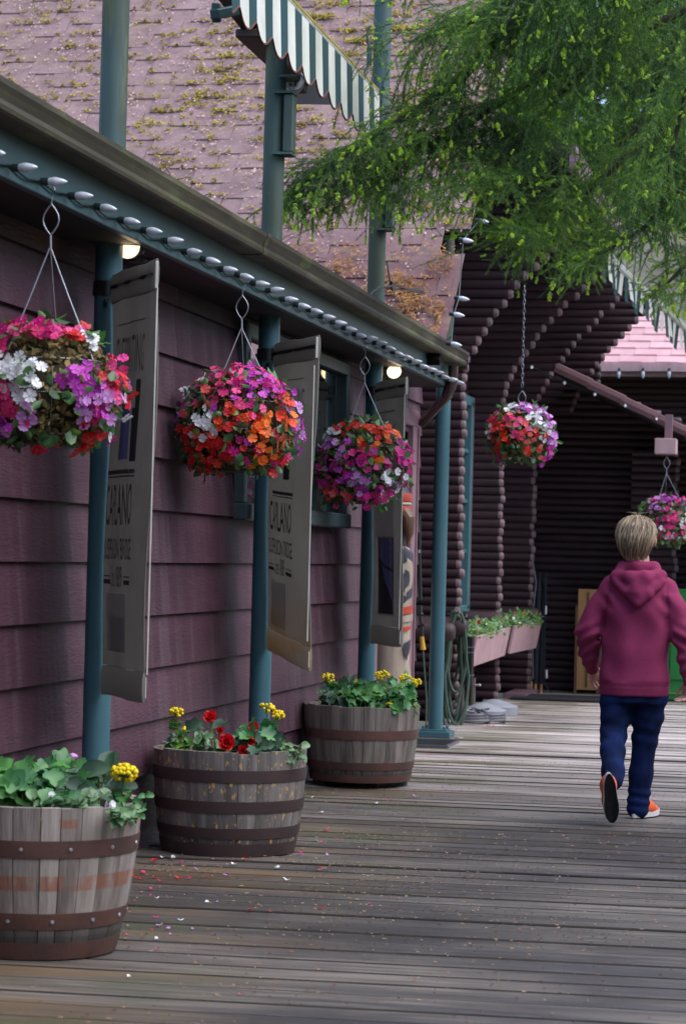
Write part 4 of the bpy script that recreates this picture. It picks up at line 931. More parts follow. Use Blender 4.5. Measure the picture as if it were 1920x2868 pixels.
# ------------------------------------------------------------------ plants in the barrels
def leaf_mesh(name, m, L=.1, Wd=.08, lobes=0, cup=.15, n=12, seed=0):
    r = random.Random(seed); b = MB(); rim = []
    for i in range(n + 1):
        f = i / n; a = -pi * .86 + 2 * pi * .86 * f
        rad = 1 + (.2 * cos(lobes * a) if lobes else 0) + r.uniform(-.04, .04)
        rim.append((L * (.45 + .55 * cos(a) * rad), Wd * .5 * sin(a) * rad, cup * L * (abs(sin(a)) ** 1.5) * .8 - L * .18 * (.45 + .55 * cos(a)) ** 2 + r.uniform(-.003, .003)))
    mid = [(L * f, 0, -L * .18 * f * f - L * .03) for f in (0.0, .28, .55, .8)]
    vs = rim + mid; k = len(rim); c = [k, k + 1, k + 2, k + 3]; fs = []
    half = n // 2
    near = lambda p: min(c, key=lambda q: abs(vs[q][0] - p[0] * .92))
    for i in range(n):
        a_, b_ = near(rim[i]), near(rim[i + 1])
        fs.append((i, i + 1, b_) if a_ == b_ else (i, i + 1, b_, a_))
    b.add(vs, fs, 0, True); return b.mesh(name, m, sharp=180)
LM = {}
def lm(kind):
    if kind not in LM:
        mk = dict(geranium=('leafmid', .088, .095, 5, .3), bright=('leafbright', .075, .06, 0, .2), mint=('leafmint', .05, .042, 0, .3), dark=('leafdark', .10, .085, 7, .25), bronze=('leafbronze', .12, .095, 7, .2), small=('leafmid', .036, .03, 0, .2), sharp=('leafbright', .06, .03, 7, .1), broad=('leafdark', .125, .085, 0, .22), ruff=('leafmid', .085, .09, 7, .35))[kind]
        LM[kind] = [leaf_mesh('leaf', M[mk[0]], mk[1], mk[2], mk[3], mk[4], 22 if mk[3] else 10, s) for s in range(3)]
    return RNG.choice(LM[kind])
ballm = MB(); ballm.lathe([(0, -.009), (.007, -.006), (.010, 0), (.008, .006), (0, .008)], 7); ballm = ballm.mesh('blossom', M['pet_yellow'], sharp=90)
def plant(label, cat, loc, stems, group=None):
    """stems: list of (dx, dy, height, lean, leaf kind, n leaves, head, head radius)"""
    t = thing('potted_plant', label, cat, loc, group=group); sb = MB()
    for (dx, dy, h, lx, ly, kind, n, head, hr) in stems:
        a = Vector((dx, dy, -.01)); c = Vector((dx + lx, dy + ly, h)); mid = (a + c) / 2 + Vector((RNG.uniform(-.01, .01), RNG.uniform(-.01, .01), .01))
        sb.tube([a, mid, c], [.0035, .003, .0022], 5)
        for k in range(n):
            f = RNG.uniform(.15, .97) if kind not in ('geranium', 'broad', 'ruff', 'dark', 'bronze') else RNG.uniform(.55, 1.0)
            p = a.lerp(mid, f * 2) if f < .5 else mid.lerp(c, f * 2 - 1); az = RNG.uniform(0, 6.283); s = RNG.uniform(.5, .95)
            if kind in ('geranium', 'broad', 'ruff', 'dark', 'bronze'):
                q = p + Vector((cos(az) * .04, sin(az) * .04, .005)); sb.tube([p, q], .0018, 4); p = q
            nn = Vector((RNG.gauss(.1, .4), RNG.gauss(-.62, .35), RNG.gauss(.75, .3))).normalized(); dr = Vector((cos(az), sin(az), RNG.uniform(-.3, .5))); dr = (dr - nn * dr.dot(nn)).normalized(); sy = nn.cross(dr)
            Mx = Matrix([[dr.x, sy.x, nn.x], [dr.y, sy.y, nn.y], [dr.z, sy.z, nn.z]]).to_4x4()
            inst('leaf', lm(kind), t, mtx=Matrix.Translation(p) @ Matrix.Rotation(-t.rotation_euler.z, 4, 'Z') @ Mx @ Matrix.Scale(s, 4))
        if head:
            col, nb = head
            if col == 'yellow':
                for k in range(int(nb * 1.3)):
                    v = Vector((RNG.gauss(0, 1), RNG.gauss(0, 1), RNG.gauss(.3, .8))).normalized(); q = c + Vector((v.x * hr * 1.15, v.y * hr, v.z * hr * .75 + .01)); s = RNG.uniform(.62, 1.0); inst('blossom', ballm, t, q, (RNG.uniform(0, 3), RNG.uniform(0, 3), 0), (s, s, s)); sb.tube([c, q], .0012, 3)
            elif col == 'begonia':
                for lay in range(3):
                    for k in range(5):
                        az = 2 * pi * k / 5 + lay * .6; tl = .25 + lay * .45
                        q = Matrix.Translation(c) @ Matrix.Rotation(nb, 4, 'X') @ Matrix.Rotation(az, 4, 'Z') @ Matrix.Rotation(-tl, 4, 'Y'); inst('petal', begp(), t, mtx=q @ Matrix.Scale(hr / .04 * (1 - lay * .22), 4))
            else:
                for k in range(nb):
                    v = Vector((RNG.gauss(0, 1), RNG.gauss(0, 1), RNG.gauss(.4, .7))).normalized(); inst('flower', fl(col), t, c + v * hr, v.to_track_quat('Z', 'Y').to_euler(), (.5, .5, .5))
    sb.build('stem', M['stem'], t); return t
_bp = []
def begp():
    if not _bp:
        b = MB(); b.grid(lambda u, v: (.042 * u, .048 * (v - .5) * (sin(pi * min(1, u * .82 + .1)) ** .7), .018 * u * u - .02 * (v - .5) ** 2 + .003 * sin(9 * v) * u), 5, 6); _bp.append(b.mesh('petal', M['pet_red'], sharp=180))
    return _bp[0]
U = RNG.uniform
def ps(px, py, Y): return Vector(ony(px, py, Y))
# barrel 1: geranium leaves, broad dark begonia leaf, white trailing flowers, yellow blooms
s1 = .508 - .055
def at_soil(px, Y, z): p = ony(px, 2250, Y); return (float(p[0]), Y, z)
plant('big bright green geranium leaves at the left of the pale barrel', 'plant', at_soil(75, 7.72, s1), [(U(-.16, .14), U(-.12, .12), U(.07, .17), U(-.07, .07), U(-.06, .05), 'geranium', 5, None, 0) for _ in range(28)])
plant('broad dark-veined begonia leaves in the middle of the pale barrel', 'plant', at_soil(215, 7.78, s1), [(U(-.08, .08), U(-.08, .08), U(.07, .17), U(-.06, .06), U(-.06, .05), 'broad', 3, None, 0) for _ in range(13)] + [(-.05, 0, .19, .03, 0, 'small', 2, ('lilac', 3), .016)])
plant('low trailing green plant with tiny white flowers on the pale barrel rim', 'plant', at_soil(225, 7.56, s1), [(U(-.15, .16), U(-.05, .04), U(.03, .10), U(-.04, .04), U(-.04, .02), 'mint', 7, ('white', 3) if k % 3 == 0 else None, .012) for k in range(16)])
plant('yellow pouch-flowered plant at the right of the pale barrel', 'plant', at_soil(325, 7.72, s1), [(.03 * k - .03, U(-.03, .03), .10 + .05 * (k == 1), .01 * k + .02, -.02, 'small', 7, ('yellow', 64) if k == 1 else None, .036) for k in range(4)] + [(.05, -.05, .05, .03, -.02, 'mint', 6, None, 0), (.07, 0, .06, .035, 0, 'mint', 6, None, 0)])
# barrel 2
s2 = .47 - .045
plant('upright yellow pouch-flowered plant at the left rim of the dark barrel', 'plant', at_soil(490, 10.5, s2), [(U(-.02, .02), U(-.02, .02), .13, .0, 0, 'small', 9, None, 0), (0, 0, .19, -.005, 0, 'sharp', 12, ('yellow', 20), .026), (.01, 0, .12, .03, 0, 'sharp', 7, ('yellow', 2), .008), (0, .02, .08, -.02, 0, 'bright', 9, None, 0), (.02, -.01, .06, .02, 0, 'bright', 9, None, 0)])
plant('red begonia with two large double blooms and mint green leaves', 'plant', at_soil(600, 10.48, s2), [(U(-.06, .06), U(-.08, .03), U(.03, .13), U(-.03, .03), U(-.03, .01), 'mint', 8, None, 0) for _ in range(11)] + [(.0, .06, .14, -.05, .02, 'dark', 4, None, 0), (-.01, 0, .185, -.015, -.01, 'small', 1, ('begonia', 1.0), .034), (.01, -.02, .135, .02, -.02, 'small', 2, ('begonia', 1.6), .018), (.05, -.06, .085, .03, -.04, 'small', 1, ('begonia', 1.45), .042)])
plant('dark-leaved red begonia on the right side of the dark barrel', 'plant', at_soil(715, 10.5, s2), [(U(-.07, .06), U(-.06, .05), U(.03, .14), U(-.03, .03), U(-.04, .02), 'dark', 4, None, 0) for _ in range(11)] + [(-.02, -.05, .05, -.02, -.04, 'mint', 3, ('begonia', 1.6), .028), (-.01, -.03, .09, 0, -.03, 'mint', 2, ('begonia', 1.5), .022), (0, 0, .15, -.01, -.02, 'ruff', 3, ('begonia', 1.3), .026), (0, .02, .19, -.03, 0, 'ruff', 3, None, 0)])
plant('tall yellow pouch-flowered plant leaning to the post behind the dark barrel', 'plant', at_soil(745, 10.62, s2), [(0, 0, .215, -.01, 0, 'small', 8, ('yellow', 20), .032), (.01, 0, .19, .04, -.01, 'small', 8, ('yellow', 14), .024), (0, .02, .14, 0, 0, 'mint', 8, None, 0)])
plant('small mint-leaved seedling at the right rim of the dark barrel', 'plant', at_soil(800, 10.5, s2), [(U(-.05, .05), U(-.05, .04), U(.03, .09), U(-.02, .04), U(-.03, .01), 'mint', 7, None, 0) for _ in range(7)])
# barrel 3
s3 = .48 - .05
plant('spiky yellow pouch-flowered plant at the left rim of the raised barrel', 'plant', at_soil(905, 13.9, s3), [(U(-.03, .03), U(-.03, .03), U(.08, .14), U(-.03, .03), 0, 'sharp', 12, None, 0) for _ in range(4)] + [(0, 0, .19, .01, 0, 'sharp', 7, ('yellow', 24), .034)])
plant('row of dark ruffled green leaves filling the raised barrel', 'plant', at_soil(985, 13.86, s3), [(U(-.14, .14), U(-.10, .08), U(.07, .20), U(-.04, .04), U(-.03, .02), 'dark', 4, None, 0) for _ in range(26)] + [(U(-.14, .14), U(-.13, .02), U(.06, .18), U(-.03, .03), U(-.03, .02), 'ruff', 4, None, 0) for _ in range(14)] + [(.03, -.04, .17, 0, 0, 'ruff', 3, ('yellow', 8), .02)])
plant('leafy plant with a fat yellow bloom in the middle of the raised barrel', 'plant', at_soil(1085, 13.88, s3), [(U(-.07, .07), U(-.10, .06), U(.06, .19), U(-.03, .03), U(-.03, .02), 'ruff', 4, None, 0) for _ in range(15)] + [(U(-.06, .06), U(-.08, .06), U(.06, .15), 0, 0, 'bright', 5, None, 0) for _ in range(7)] + [(-.02, -.02, .22, -.03, 0, 'ruff', 2, ('yellow', 26), .034), (.02, -.10, .05, .0, -.02, 'ruff', 2, ('yellow', 8), .02)])
plant('yellow pouch-flowered plant at the right rim of the raised barrel', 'plant', at_soil(1140, 13.92, s3), [(U(-.03, .03), U(-.05, .03), U(.06, .14), U(-.03, .03), 0, 'sharp', 10, None, 0) for _ in range(6)] + [(0, 0, .20, -.03, 0, 'sharp', 5, ('yellow', 18), .03), (0, 0, .18, .03, 0, 'sharp', 5, ('yellow', 18), .03)])

# ------------------------------------------------------------------ petals and litter on the deck
def petal_mesh(col, kind):
    b = MB(); r = random.Random(kind); n = 8
    vs = [((.016 + .004 * r.random()) * cos(2 * pi * k / n) * (1 + .2 * (k % 3)), (.012 + .003 * r.random()) * sin(2 * pi * k / n), .003 + .006 * abs(cos(2 * pi * k / n)) * (1 + r.random())) for k in range(n)] + [(0, 0, .002)]
    b.add(vs, [(n, k, (k + 1) % n) for k in range(n)], 0, True); return b.mesh('fallen_petal', M['pet_' + col])
pm = {c: [petal_mesh(c, k) for k in range(3)] for c in ('magenta', 'pink', 'red', 'white', 'lilac')}
spots = []
for (px, py, c) in ((432, 2412, 'red'), (442, 2408, 'red'), (485, 2405, 'white'), (400, 2445, 'pink'), (372, 2455, 'red'), (385, 2460, 'red'), (395, 2462, 'red'), (425, 2490, 'pink'), (422, 2508, 'pink'), (500, 2460, 'red'), (528, 2461, 'pink'), (580, 2455, 'red'), (655, 2422, 'white'), (448, 2468, 'red'), (636, 2453, 'lilac'), (775, 2432, 'white'), (840, 2391, 'magenta'), (918, 2396, 'lilac'), (580, 2528, 'white'), (607, 2527, 'lilac'),
                   (540, 2602, 'lilac'), (600, 2619, 'magenta'), (358, 2618, 'pink'), (430, 2607, 'red'), (362, 2737, 'white'), (674, 2785, 'pink'), (95, 2765, 'white'), (972, 2232, 'magenta'), (998, 2236, 'lilac'), (1085, 2240, 'magenta'), (1052, 2252, 'white'), (880, 2232, 'red'), (872, 2234, 'white'), (1162, 2231, 'lilac'), (1202, 2112, 'pink'), (1240, 2205, 'lilac'), (1275, 2070, 'pink'), (1290, 2068, 'white'), (1366, 2034, 'red'), (1382, 2033, 'pink'), (1275, 2046, 'pink'), (900, 2276, 'white'), (878, 2275, 'pink'), (890, 2355, 'white'), (900, 2360, 'pink'), (700, 2550, 'red'), (455, 2402, 'white')): spots.append((px, py, c))
for k in range(26):
    px = abs(RNG.gauss(0, 260)) + 420; spots.append((px, RNG.uniform(2280, 2560) if px > 520 else RNG.uniform(2400, 2660), RNG.choice(['pink', 'red', 'white', 'lilac', 'magenta'])))
CN = dict(magenta='magenta', pink='pink', red='red', white='white', lilac='pale lilac')
for (px, py, c) in spots:
    p = onz(px, py, .004); s = RNG.uniform(.55, 1.0) if py < 2500 else RNG.uniform(.4, .7)
    o = inst('fallen_petal', RNG.choice(pm[c]), None, p, (RNG.uniform(-.15, .15), RNG.uniform(-.15, .15), RNG.uniform(0, 6.28)), (s, s * RNG.uniform(.6, 1), s)); wh_ = ('below the pale barrel at the bottom' if py > 2680 else 'just right of the pale barrel foot' if py > 2540 and px < 480 else 'between the pale and dark barrels' if px < 470 else 'close in front of the dark barrel' if px < 700 and py < 2475 else 'on the open planks below the dark barrel' if py > 2475 else 'beside the right foot of the dark barrel' if px < 960 and py > 2330 else 'between the dark and raised barrels' if px < 960 else 'in front of the raised barrel' if px < 1150 and py > 2215 else 'by the grate and gutter post' if py < 2120 and px < 1330 else 'near the umbrella bases' if py < 2060 else 'right of the raised barrel')
    tag(o, 'fallen ' + CN[c] + ' petal ' + wh_, 'petal', 'fallen petals on the deck')
V = []
for k in range(4200):
    while True:
        x, y = U(-3, 1.2), U(6.2, 16)
        w = max(.1, min(1, (-.2 - x) / 2.2 + .35)) * (1 if 8.3 < y < 12 else .4)
        if RNG.random() < w * (.5 + mnoise.noise(Vector((x * 1.5, y * 2.5, 0)))): break
    a = U(0, 6.28); L = U(.005, .015); w = L * U(.10, .35); d = np.array([cos(a), sin(a), 0]); s = np.array([-sin(a), cos(a), 0]); c = np.array([x, y, U(.004, .008)])
    V += [c - d * L / 2 - s * w / 2, c + d * L / 2 - s * w / 2, c + d * L / 2 + s * w / 2 + np.array([0, 0, .002]), c - d * L / 2 + s * w / 2 + np.array([0, 0, .003])]
o = inst('needle_litter', np_mesh('needle_litter', np.array(V), np.arange(len(V)).reshape(-1, 4), leaf_mat('deck_litter', (0.34, 0.24, 0.14), (0.22, 0.085, 0.04), rough=.8, tr=.1, scale=20))); tag(o, kind='stuff')
# ------------------------------------------------------------------ striped awning above the second post
AX = -2.75
ya, yb = float(onx(640, -190, AX)[1]), float(onx(1056, 272, AX)[1])
za = float(onx(1056, 268, AX)[2])
aw = thing('striped_awning', 'teal and white striped awning valance above the second and third posts', 'awning', (AX, ya, za))
LA = yb - ya
b = MB(); b.box((-.02, LA / 2, .012), (.06, LA, .035), bev=.006); b.build('front_bar', mat('mossy_cream_bar', (.42, .40, .34), (.20, .19, .13), rough=.7, scale=4, stretch=(1, 1.5, 6), layers=[dict(scale=6, world=True, lo=.55, hi=.63, col=(.13, .15, .03), axis=2, a0=za + .005, a1=za + .03)]), aw)
b = MB(); b.box((-.025, LA / 2, .034), (.07, LA, .012)); b.build('moss', M['moss'], aw)
ng = 11; wst = LA / ng / 2
vt = mat('awning_teal_stripe', (0.005, 0.05, 0.066), (0.012, 0.045, 0.04), rough=.75, scale=3); vw = mat('awning_white_stripe', (0.66, 0.67, 0.62), (0.52, 0.51, 0.42), rough=.75, scale=3)
for i in range(ng * 2):
    y0 = i * wst
    def fn(u, v, y0=y0, i=i):
        yy_ = y0 + wst * u; ph = (yy_ / (wst * 2)) * 2 * pi
        drop = .302 + .032 * cos(ph + .6)
        return (.012 + .006 * sin(ph + .4) * v + .012 * v, yy_, -drop * v)
    b = MB(); b.grid(fn, 5, 5); b.build('stripe', vw if i % 2 else vt, aw)
b = MB()
b.tube([(.024 + .006 * sin((yy_ / (wst * 2)) * 2 * pi + .4) , yy_, -(.304 + .032 * cos((yy_ / (wst * 2)) * 2 * pi + .6))) for yy_ in [LA * k / (ng * 10) for k in range(ng * 10 + 1)]], .006, 4)
b.build('scallop_piping', mat('rust_piping', (.16, .05, .035), rough=.8), aw)
# brown support beam, roller end and backing plate
bro = mat('brown_awning_metal', (0.055, 0.032, 0.028), rough=.5)
bx = -3.02
q0, q1 = Vector(onx(560, -140, bx)), Vector(onx(838, 232, bx))
b = MB(); d_ = (q1 - q0).normalized(); rzz = atan2(d_.y, d_.x)
def beam(p, q, w, h, m, name, bevel=.006):
    p, q = Vector(p), Vector(q); d = q - p; L = d.length; X = d.normalized(); Z = Vector((0, 0, 1)); Yv = Z.cross(X).normalized(); Z = X.cross(Yv)
    Mx = Matrix([[X.x, Yv.x, Z.x], [X.y, Yv.y, Z.y], [X.z, Yv.z, Z.z]]).to_4x4(); b = MB(); b.box((0, 0, 0), (L, w, h), M=Mx, bev=bevel)
    c = (p + q) / 2; b.v = [(v[0] + c.x - AX, v[1] + c.y - ya, v[2] + c.z - za) for v in b.v]; return b.build(name, m, aw)
beam(q0, q1, .10, .13, bro, 'support_beam')
beam(Vector(onx(690, 92, bx)), q1 + Vector((0, 0, -.0)), .12, .045, bro, 'arm_cover')
beam(Vector(onx(600, 40, -3.0)), Vector(onx(665, 28, -2.95)), .05, .05, M['tealdark'], 'cross_arm')
beam(Vector(onx(605, 8, -3.0)), Vector(onx(605, 62, -3.0)) + Vector((.0, .01, 0)), .04, .04, M['tealdark'], 'end_plate')
rc = Vector(onx(822, 225, bx + .02)); q = Vector((.25, -1, 0)).to_track_quat('Z', 'Y').to_matrix().to_4x4()
b = MB(); b.lathe([(0, .012), (.012, .012), (.014, .004), (.05, .004), (.056, .012), (.06, .004), (.06, -.10), (0, -.10)], 20, (rc.x - AX, rc.y - ya, rc.z - za), M=q)
b.build('roller_end', mat('roller_grey', (.55, .55, .6), rough=.4), aw)
b = MB()
for k in range(6): w = k * pi / 3; b.box((rc.x - AX + .03 * cos(w), rc.y - ya - .016, rc.z - za + .03 * sin(w)), (.012, .01, .02))
b.build('roller_lugs', M['black'], aw)
b = MB(); vs = [Vector(ony(x, y, 14.7)) for x, y in ((826, 291), (988, 293), (984, 262), (838, 205))]
vv = [(v.x - AX, v.y - ya + dy, v.z - za) for dy in (0, .012) for v in vs]; b.add(vv, [(0, 1, 2, 3), (7, 6, 5, 4), (4, 5, 1, 0), (5, 6, 2, 1), (6, 7, 3, 2), (7, 4, 0, 3)])
b.build('backing_plate', mat('grey_brown_plate', (.07, .055, .052), rough=.5), aw)

# second awning, on the cabin side
a2, b2 = Vector(ony(1688, 706, 21.6)), Vector(ony(1960, 960, 24.2))
d2 = b2 - a2; aw2 = thing('striped_awning', 'teal and white striped awning half hidden by spruce at the right', 'awning', a2)
n2 = 30
b = MB(); b.tube([(0, 0, 0), d2], .035, 8); b.build('front_bar', vw, aw2)
for i in range(n2):
    def fn(u, v, i=i):
        f = (i + u) / n2; p = d2 * f; return (p.x + .03 * sin(i * 1.1) * v, p.y, p.z - (.245 + .02 * cos(i * pi)) * v)
    MB().grid(fn, 2, 3).build('stripe', vw if i % 2 else vt, aw2)
MB().grid(lambda u, v: (d2.x * u + .5 * v, d2.y * u - .1 * v, d2.z * u + .35 * v + .02), 2, 2).build('canopy', vw, aw2)

# ------------------------------------------------------------------ carved post behind the third banner
cred, cblk, cwht, cgrn = mat('carving_red', (.50, .055, .03), rough=.5), mat('carving_black', (.025, .027, .04), (.05, .05, .07), rough=.5, scale=8), mat('carving_bare_wood', (.42, .34, .27), (.30, .235, .18), rough=.6, scale=6, stretch=(3, 3, .4), bump=.3, bscale=20), mat('carving_green', (.16, .42, .10), rough=.5)
cbr = mat('carving_brown', (.17, .085, .045), (.11, .055, .03), rough=.5, scale=5, stretch=(3, 3, .4))
TY = 16.25; TX = float(ony(1102, 1600, TY)[0])
tp = thing('carved_post', 'carved wooden post with black, red and green painted shapes beside the door', 'carving', (TX, TY, 0))
TR = .125
b = MB(); b.lathe([(TR * 1.02, 0), (TR * .97, .3), (TR * 1.08, .55), (TR, .62), (TR * 1.0, 1.1), (TR * .98, 1.3), (TR * .85, 1.42), (.001, 1.46)], 28); b.build('trunk', cwht, tp)
def patch(name, m, a0, a1, z0, z1, dr=.006, shape='oval', k=1.0):
    """raised painted shape wrapped on the post; angles in degrees, 0 faces the camera, + right"""
    b = MB()
    def fn(u, v):
        if shape == 'oval':
            w = sqrt(max(0, 1 - (2 * v - 1) ** 2)) ** .6
        elif shape == 'drop': w = sin(pi * min(1, v * .62)) ** .8
        else: w = 1
        a = radians((a0 + a1) / 2 + (u - .5) * (a1 - a0) * w) + YAW; z = z0 + (z1 - z0) * v + (.03 * (u - .5) * k)
        r = TR * 1.03 + dr; return (r * sin(a), -r * cos(a), z)
    b.grid(fn, 6, 8); return b.build(name, m, tp)
patch('painted_shape', cblk, -40, 95, 1.02, 1.42, .004, 'oval'); patch('painted_shape', cwht, 8, 70, 1.10, 1.34, .010, 'oval'); patch('painted_shape', cblk, 14, 50, 1.13, 1.26, .014, 'oval')
patch('painted_shape', cred, -20, 92, .965, 1.015, .010, 'band', 1.2); patch('painted_shape', cwht, -20, 92, .91, .955, .010, 'band', 1.0); patch('painted_shape', cred, 0, 62, .845, .875, .010, 'band')
patch('painted_shape', cblk, 34, 68, .66, .78, .008, 'drop'); patch('painted_shape', cgrn, 28, 60, .455, .57, .008, 'oval'); patch('painted_shape', cblk, -70, 88, .16, .42, .008, 'oval'); patch('painted_shape', cbr, -70, -20, .36, .47, .008, 'oval')
b = MB(); b.lathe([(TR * .6, 1.42), (TR * .78, 1.52), (TR * .85, 1.66), (TR * .8, 1.80), (TR * .4, 1.90), (0, 1.92)], 24); b.build('head', cblk, tp)
for k, (z0_, z1_, m) in enumerate(((1.66, 1.71, cred), (1.715, 1.735, cwht), (1.74, 1.80, cred))):
    b = MB(); b.lathe([(TR * .9, z0_), (TR * .93, (z0_ + z1_) / 2), (TR * .88, z1_)], 24); b.build('painted_band', m, tp)
b = MB(); b.tube([(TR * .55, -TR * .35, 1.66), (TR * .85, -TR * .55, 1.62), (TR * .92, -TR * .6, 1.52), (TR * .82, -TR * .5, 1.44)], [.05, .045, .03, .008], 10); b.build('beak', cbr, tp)
for s, zz in ((0, .30), (1, .22)):
    b = MB(); b.tube([(-.06 + TR * 1.0 * sin(a) * 1.1, -TR * 1.06 * cos(a), zz + .12 * sin(a)) for a in [radians(x) for x in range(-50, 91, 14)]], [.014 + .012 * sin(pi * k / 10) for k in range(11)], 8); b.build('carved_claw', cblk, tp)

# ------------------------------------------------------------------ hoses, nozzle, black box, flower boxes
hg = mat('green_garden_hose', (0.075, 0.115, 0.085), (0.06, 0.095, 0.07), rough=.35); hgr = mat('grey_hose', (.16, .16, .185), rough=.4)
hy = 19.3
hx0, hz0 = float(ony(1272, 1710, hy)[0]), float(ony(1272, 1710, hy)[2])
h = thing('garden_hose', 'green garden hose hanging in long loops beside the gutter post', 'hose', (hx0, hy, hz0))
b = MB(); pts = []
for k in range(7):
    w = .05 + .022 * (k % 4); dpt = .62 + .10 * ((k * 3) % 5); xo = -.02 + .012 * k; yo = -.03 * k + .06; n = 22
    for j in range(n):
        a = 2 * pi * j / n; pts.append((xo + w * sin(a) * (1.0 if cos(a) < 0 else .75), yo + .03 * sin(a), -dpt / 2 * (1 - cos(a)) - .02 * (k % 3)))
b.tube(pts, .0115, 7); b.build('coil', hg, h)
b = MB(); b.tube([(-.07, .05, -.035), (.08, .05, -.035), (.09, -.05, -.02)], .014, 8); b.build('peg', M['log'], h)
# nozzle line hanging left of the post
n0 = Vector(ony(1176, 1690, 18.6)); nz_ = thing('hose_nozzle', 'yellow-sleeved hose nozzle on a thin green line by the cabin corner', 'hose nozzle', n0)
rel = lambda px, py: Vector(ony(px, py, 18.6)) - n0
b = MB(); b.tube([rel(1172, 1440), rel(1173, 1560), rel(1176, 1680)], .016, 8); b.build('downpipe', M['black'], nz_)
b = MB(); b.tube([rel(1171, 1540), rel(1171, 1549)], .02, 10); b.build('pipe_clip', M['steel'], nz_)
b = MB(); b.tube([rel(1174, 1695), rel(1174, 1720)], .022, 8); b.tube([rel(1168, 1712), rel(1183, 1722)], .014, 6); b.tube([rel(1176, 1720), rel(1180, 1760), rel(1181, 1782)], .014, 8); b.tube([rel(1168, 1757), rel(1186, 1750)], .012, 6); b.build('valve', M['blackmetal'], nz_)
b = MB(); b.tube([rel(1180, 1783), rel(1184, 1820)], [.017, .022], 10); b.build('yellow_sleeve', mat('yellow_grip', (.72, .38, .03), rough=.45), nz_)
b = MB(); b.tube([rel(1184, 1818), rel(1188, 1880), rel(1194, 1960), rel(1192, 2040)], .007, 6); b.build('line', hg, nz_)
# round log rail that carries the boxes
lg = MB(); lg.lathe([(0, 1.0), (.05, .995), (.07, .97), (.078, .92), (.078, 0)], 14, M=Matrix.Rotation(pi / 2, 4, 'Y')); lgm = lg.mesh('rail_log', [M['log']], sharp=60)
for (px, py, Y, L_, lab) in ((1264, 1770, 18.85, .75, 'stubby round log end sticking out behind the gutter post'), (1300, 1757, 19.25, .7, 'round log end poking out beside the first flower box'), (1400, 1738, 21.9, .7, 'round log end between the two flower boxes'), (1500, 1722, 23.7, .62, 'round log end behind the far flower box')):
    e = Vector(ony(px, py, Y)); o = inst('log_bracket', lgm, None, (e.x - 1.0 + .03, Y, e.z)); tag(o, lab, 'log', 'log brackets on the cabin front')
def flower_box(label, TL, TR_, BR, BL, Ynear, Yfar, back=.30):
    tl, bl = Vector(ony(TL[0], TL[1], Ynear)), Vector(ony(BL[0], BL[1], Ynear)); tr, br_ = Vector(ony(TR_[0], TR_[1], Yfar)), Vector(ony(BR[0], BR[1], Yfar))
    t = thing('flower_box', label, 'flower box', (tl + tr) / 2, group='tapered window boxes on the log cabin'); c = (tl + tr) / 2
    th = .022
    def panel(name, pts, nn, m):
        nn = Vector(nn).normalized() * th; vs = [p - c for p in pts] + [p - c + nn for p in pts]
        b = MB(); b.add(vs, [(3, 2, 1, 0), (4, 5, 6, 7), (0, 1, 5, 4), (1, 2, 6, 5), (2, 3, 7, 6), (3, 0, 4, 7)]); return b.build(name, m, t)
    X = Vector((-1, 0, 0)); w, w2 = back, back * .6
    panel('front_board', [bl, br_, tr, tl], (-1, 0, .3), M['pinkwood'])
    panel('end_board', [bl + Vector((0, .004, 0)), tl + Vector((0, .004, 0)), tl + X * w, bl + X * w2], (0, 1, 0), mat('flower_box_end', (.14, .075, .075), rough=.55))
    panel('end_board', [br_ - Vector((0, .03, 0)), tr - Vector((0, .03, 0)), tr - Vector((0, .03, 0)) + X * w, br_ - Vector((0, .03, 0)) + X * w2], (0, 1, 0), M['pinkwood'])
    panel('back_board', [bl + X * w2, br_ + X * w2, tr + X * w, tl + X * w], (1, 0, 0), M['pinkwood'])
    panel('base_board', [bl + Vector((-.02, .01, .012)), br_ + Vector((-.02, -.01, .012)), br_ + X * w2, bl + X * w2], (0, 0, 1), M['under'])
    b = MB(); z = -.05; b.add([(tl - c) + Vector((-.03, .02, z)), (tr - c) + Vector((-.03, -.02, z)), (tr - c) + X * (w - .02) + Vector((0, 0, z)), (tl - c) + X * (w - .02) + Vector((0, 0, z))], [(0, 1, 2, 3)]); b.build('soil', M['soil'], t)
    def lf(i):
        u, v = RNG.random(), RNG.random(); p = tl.lerp(tr, u) + X * (w * v) - c; hh = .03 + .09 * max(0, mnoise.noise(Vector((u * 6, v * 3, label.__len__()))) + .5)
        return p + Vector((.01, 0, RNG.uniform(-.03, hh))), (.3, -.6, .9), RNG.uniform(.035, .06)
    leaf_cloud(520, lf, 'foliage', M['leafbright'], t); leaf_cloud(260, lf, 'pale_foliage', M['leafmint'], t); leaf_cloud(90, lf, 'bronze_foliage', M['leafbronze'], t)
    for k in range(44):
        p, n_, s_ = lf(k); inst('flower', fl(RNG.choice([wh, wh, wh, sa, pk_, rd])), t, p + Vector((0, 0, .02)), (RNG.uniform(.3, 1.2), RNG.uniform(-.4, .4), RNG.uniform(0, 6)), (.6, .6, .6))
    return t
flower_box('nearer pink tapered flower box under the cabin window', (1336, 1784), (1429, 1758), (1412, 1836), (1318, 1869), 20.0, 21.95)
flower_box('farther pink tapered flower box by the cabin corner', (1442, 1754), (1516, 1742), (1500, 1815), (1426, 1831), 22.25, 23.7)
c = Vector(ony(1306, 1850, 19.35)); bb = thing('meter_box', 'tall black box with grey bands between hose and flower box', 'utility box', (c.x, c.y, 0))
zt, zb_ = float(ony(1306, 1782, 19.35)[2]), float(ony(1306, 1918, 19.35)[2])
b = MB(); b.box((0, 0, (zt + zb_) / 2), (.105, .10, zt - zb_), bev=.006); b.build('case', M['black'], bb)
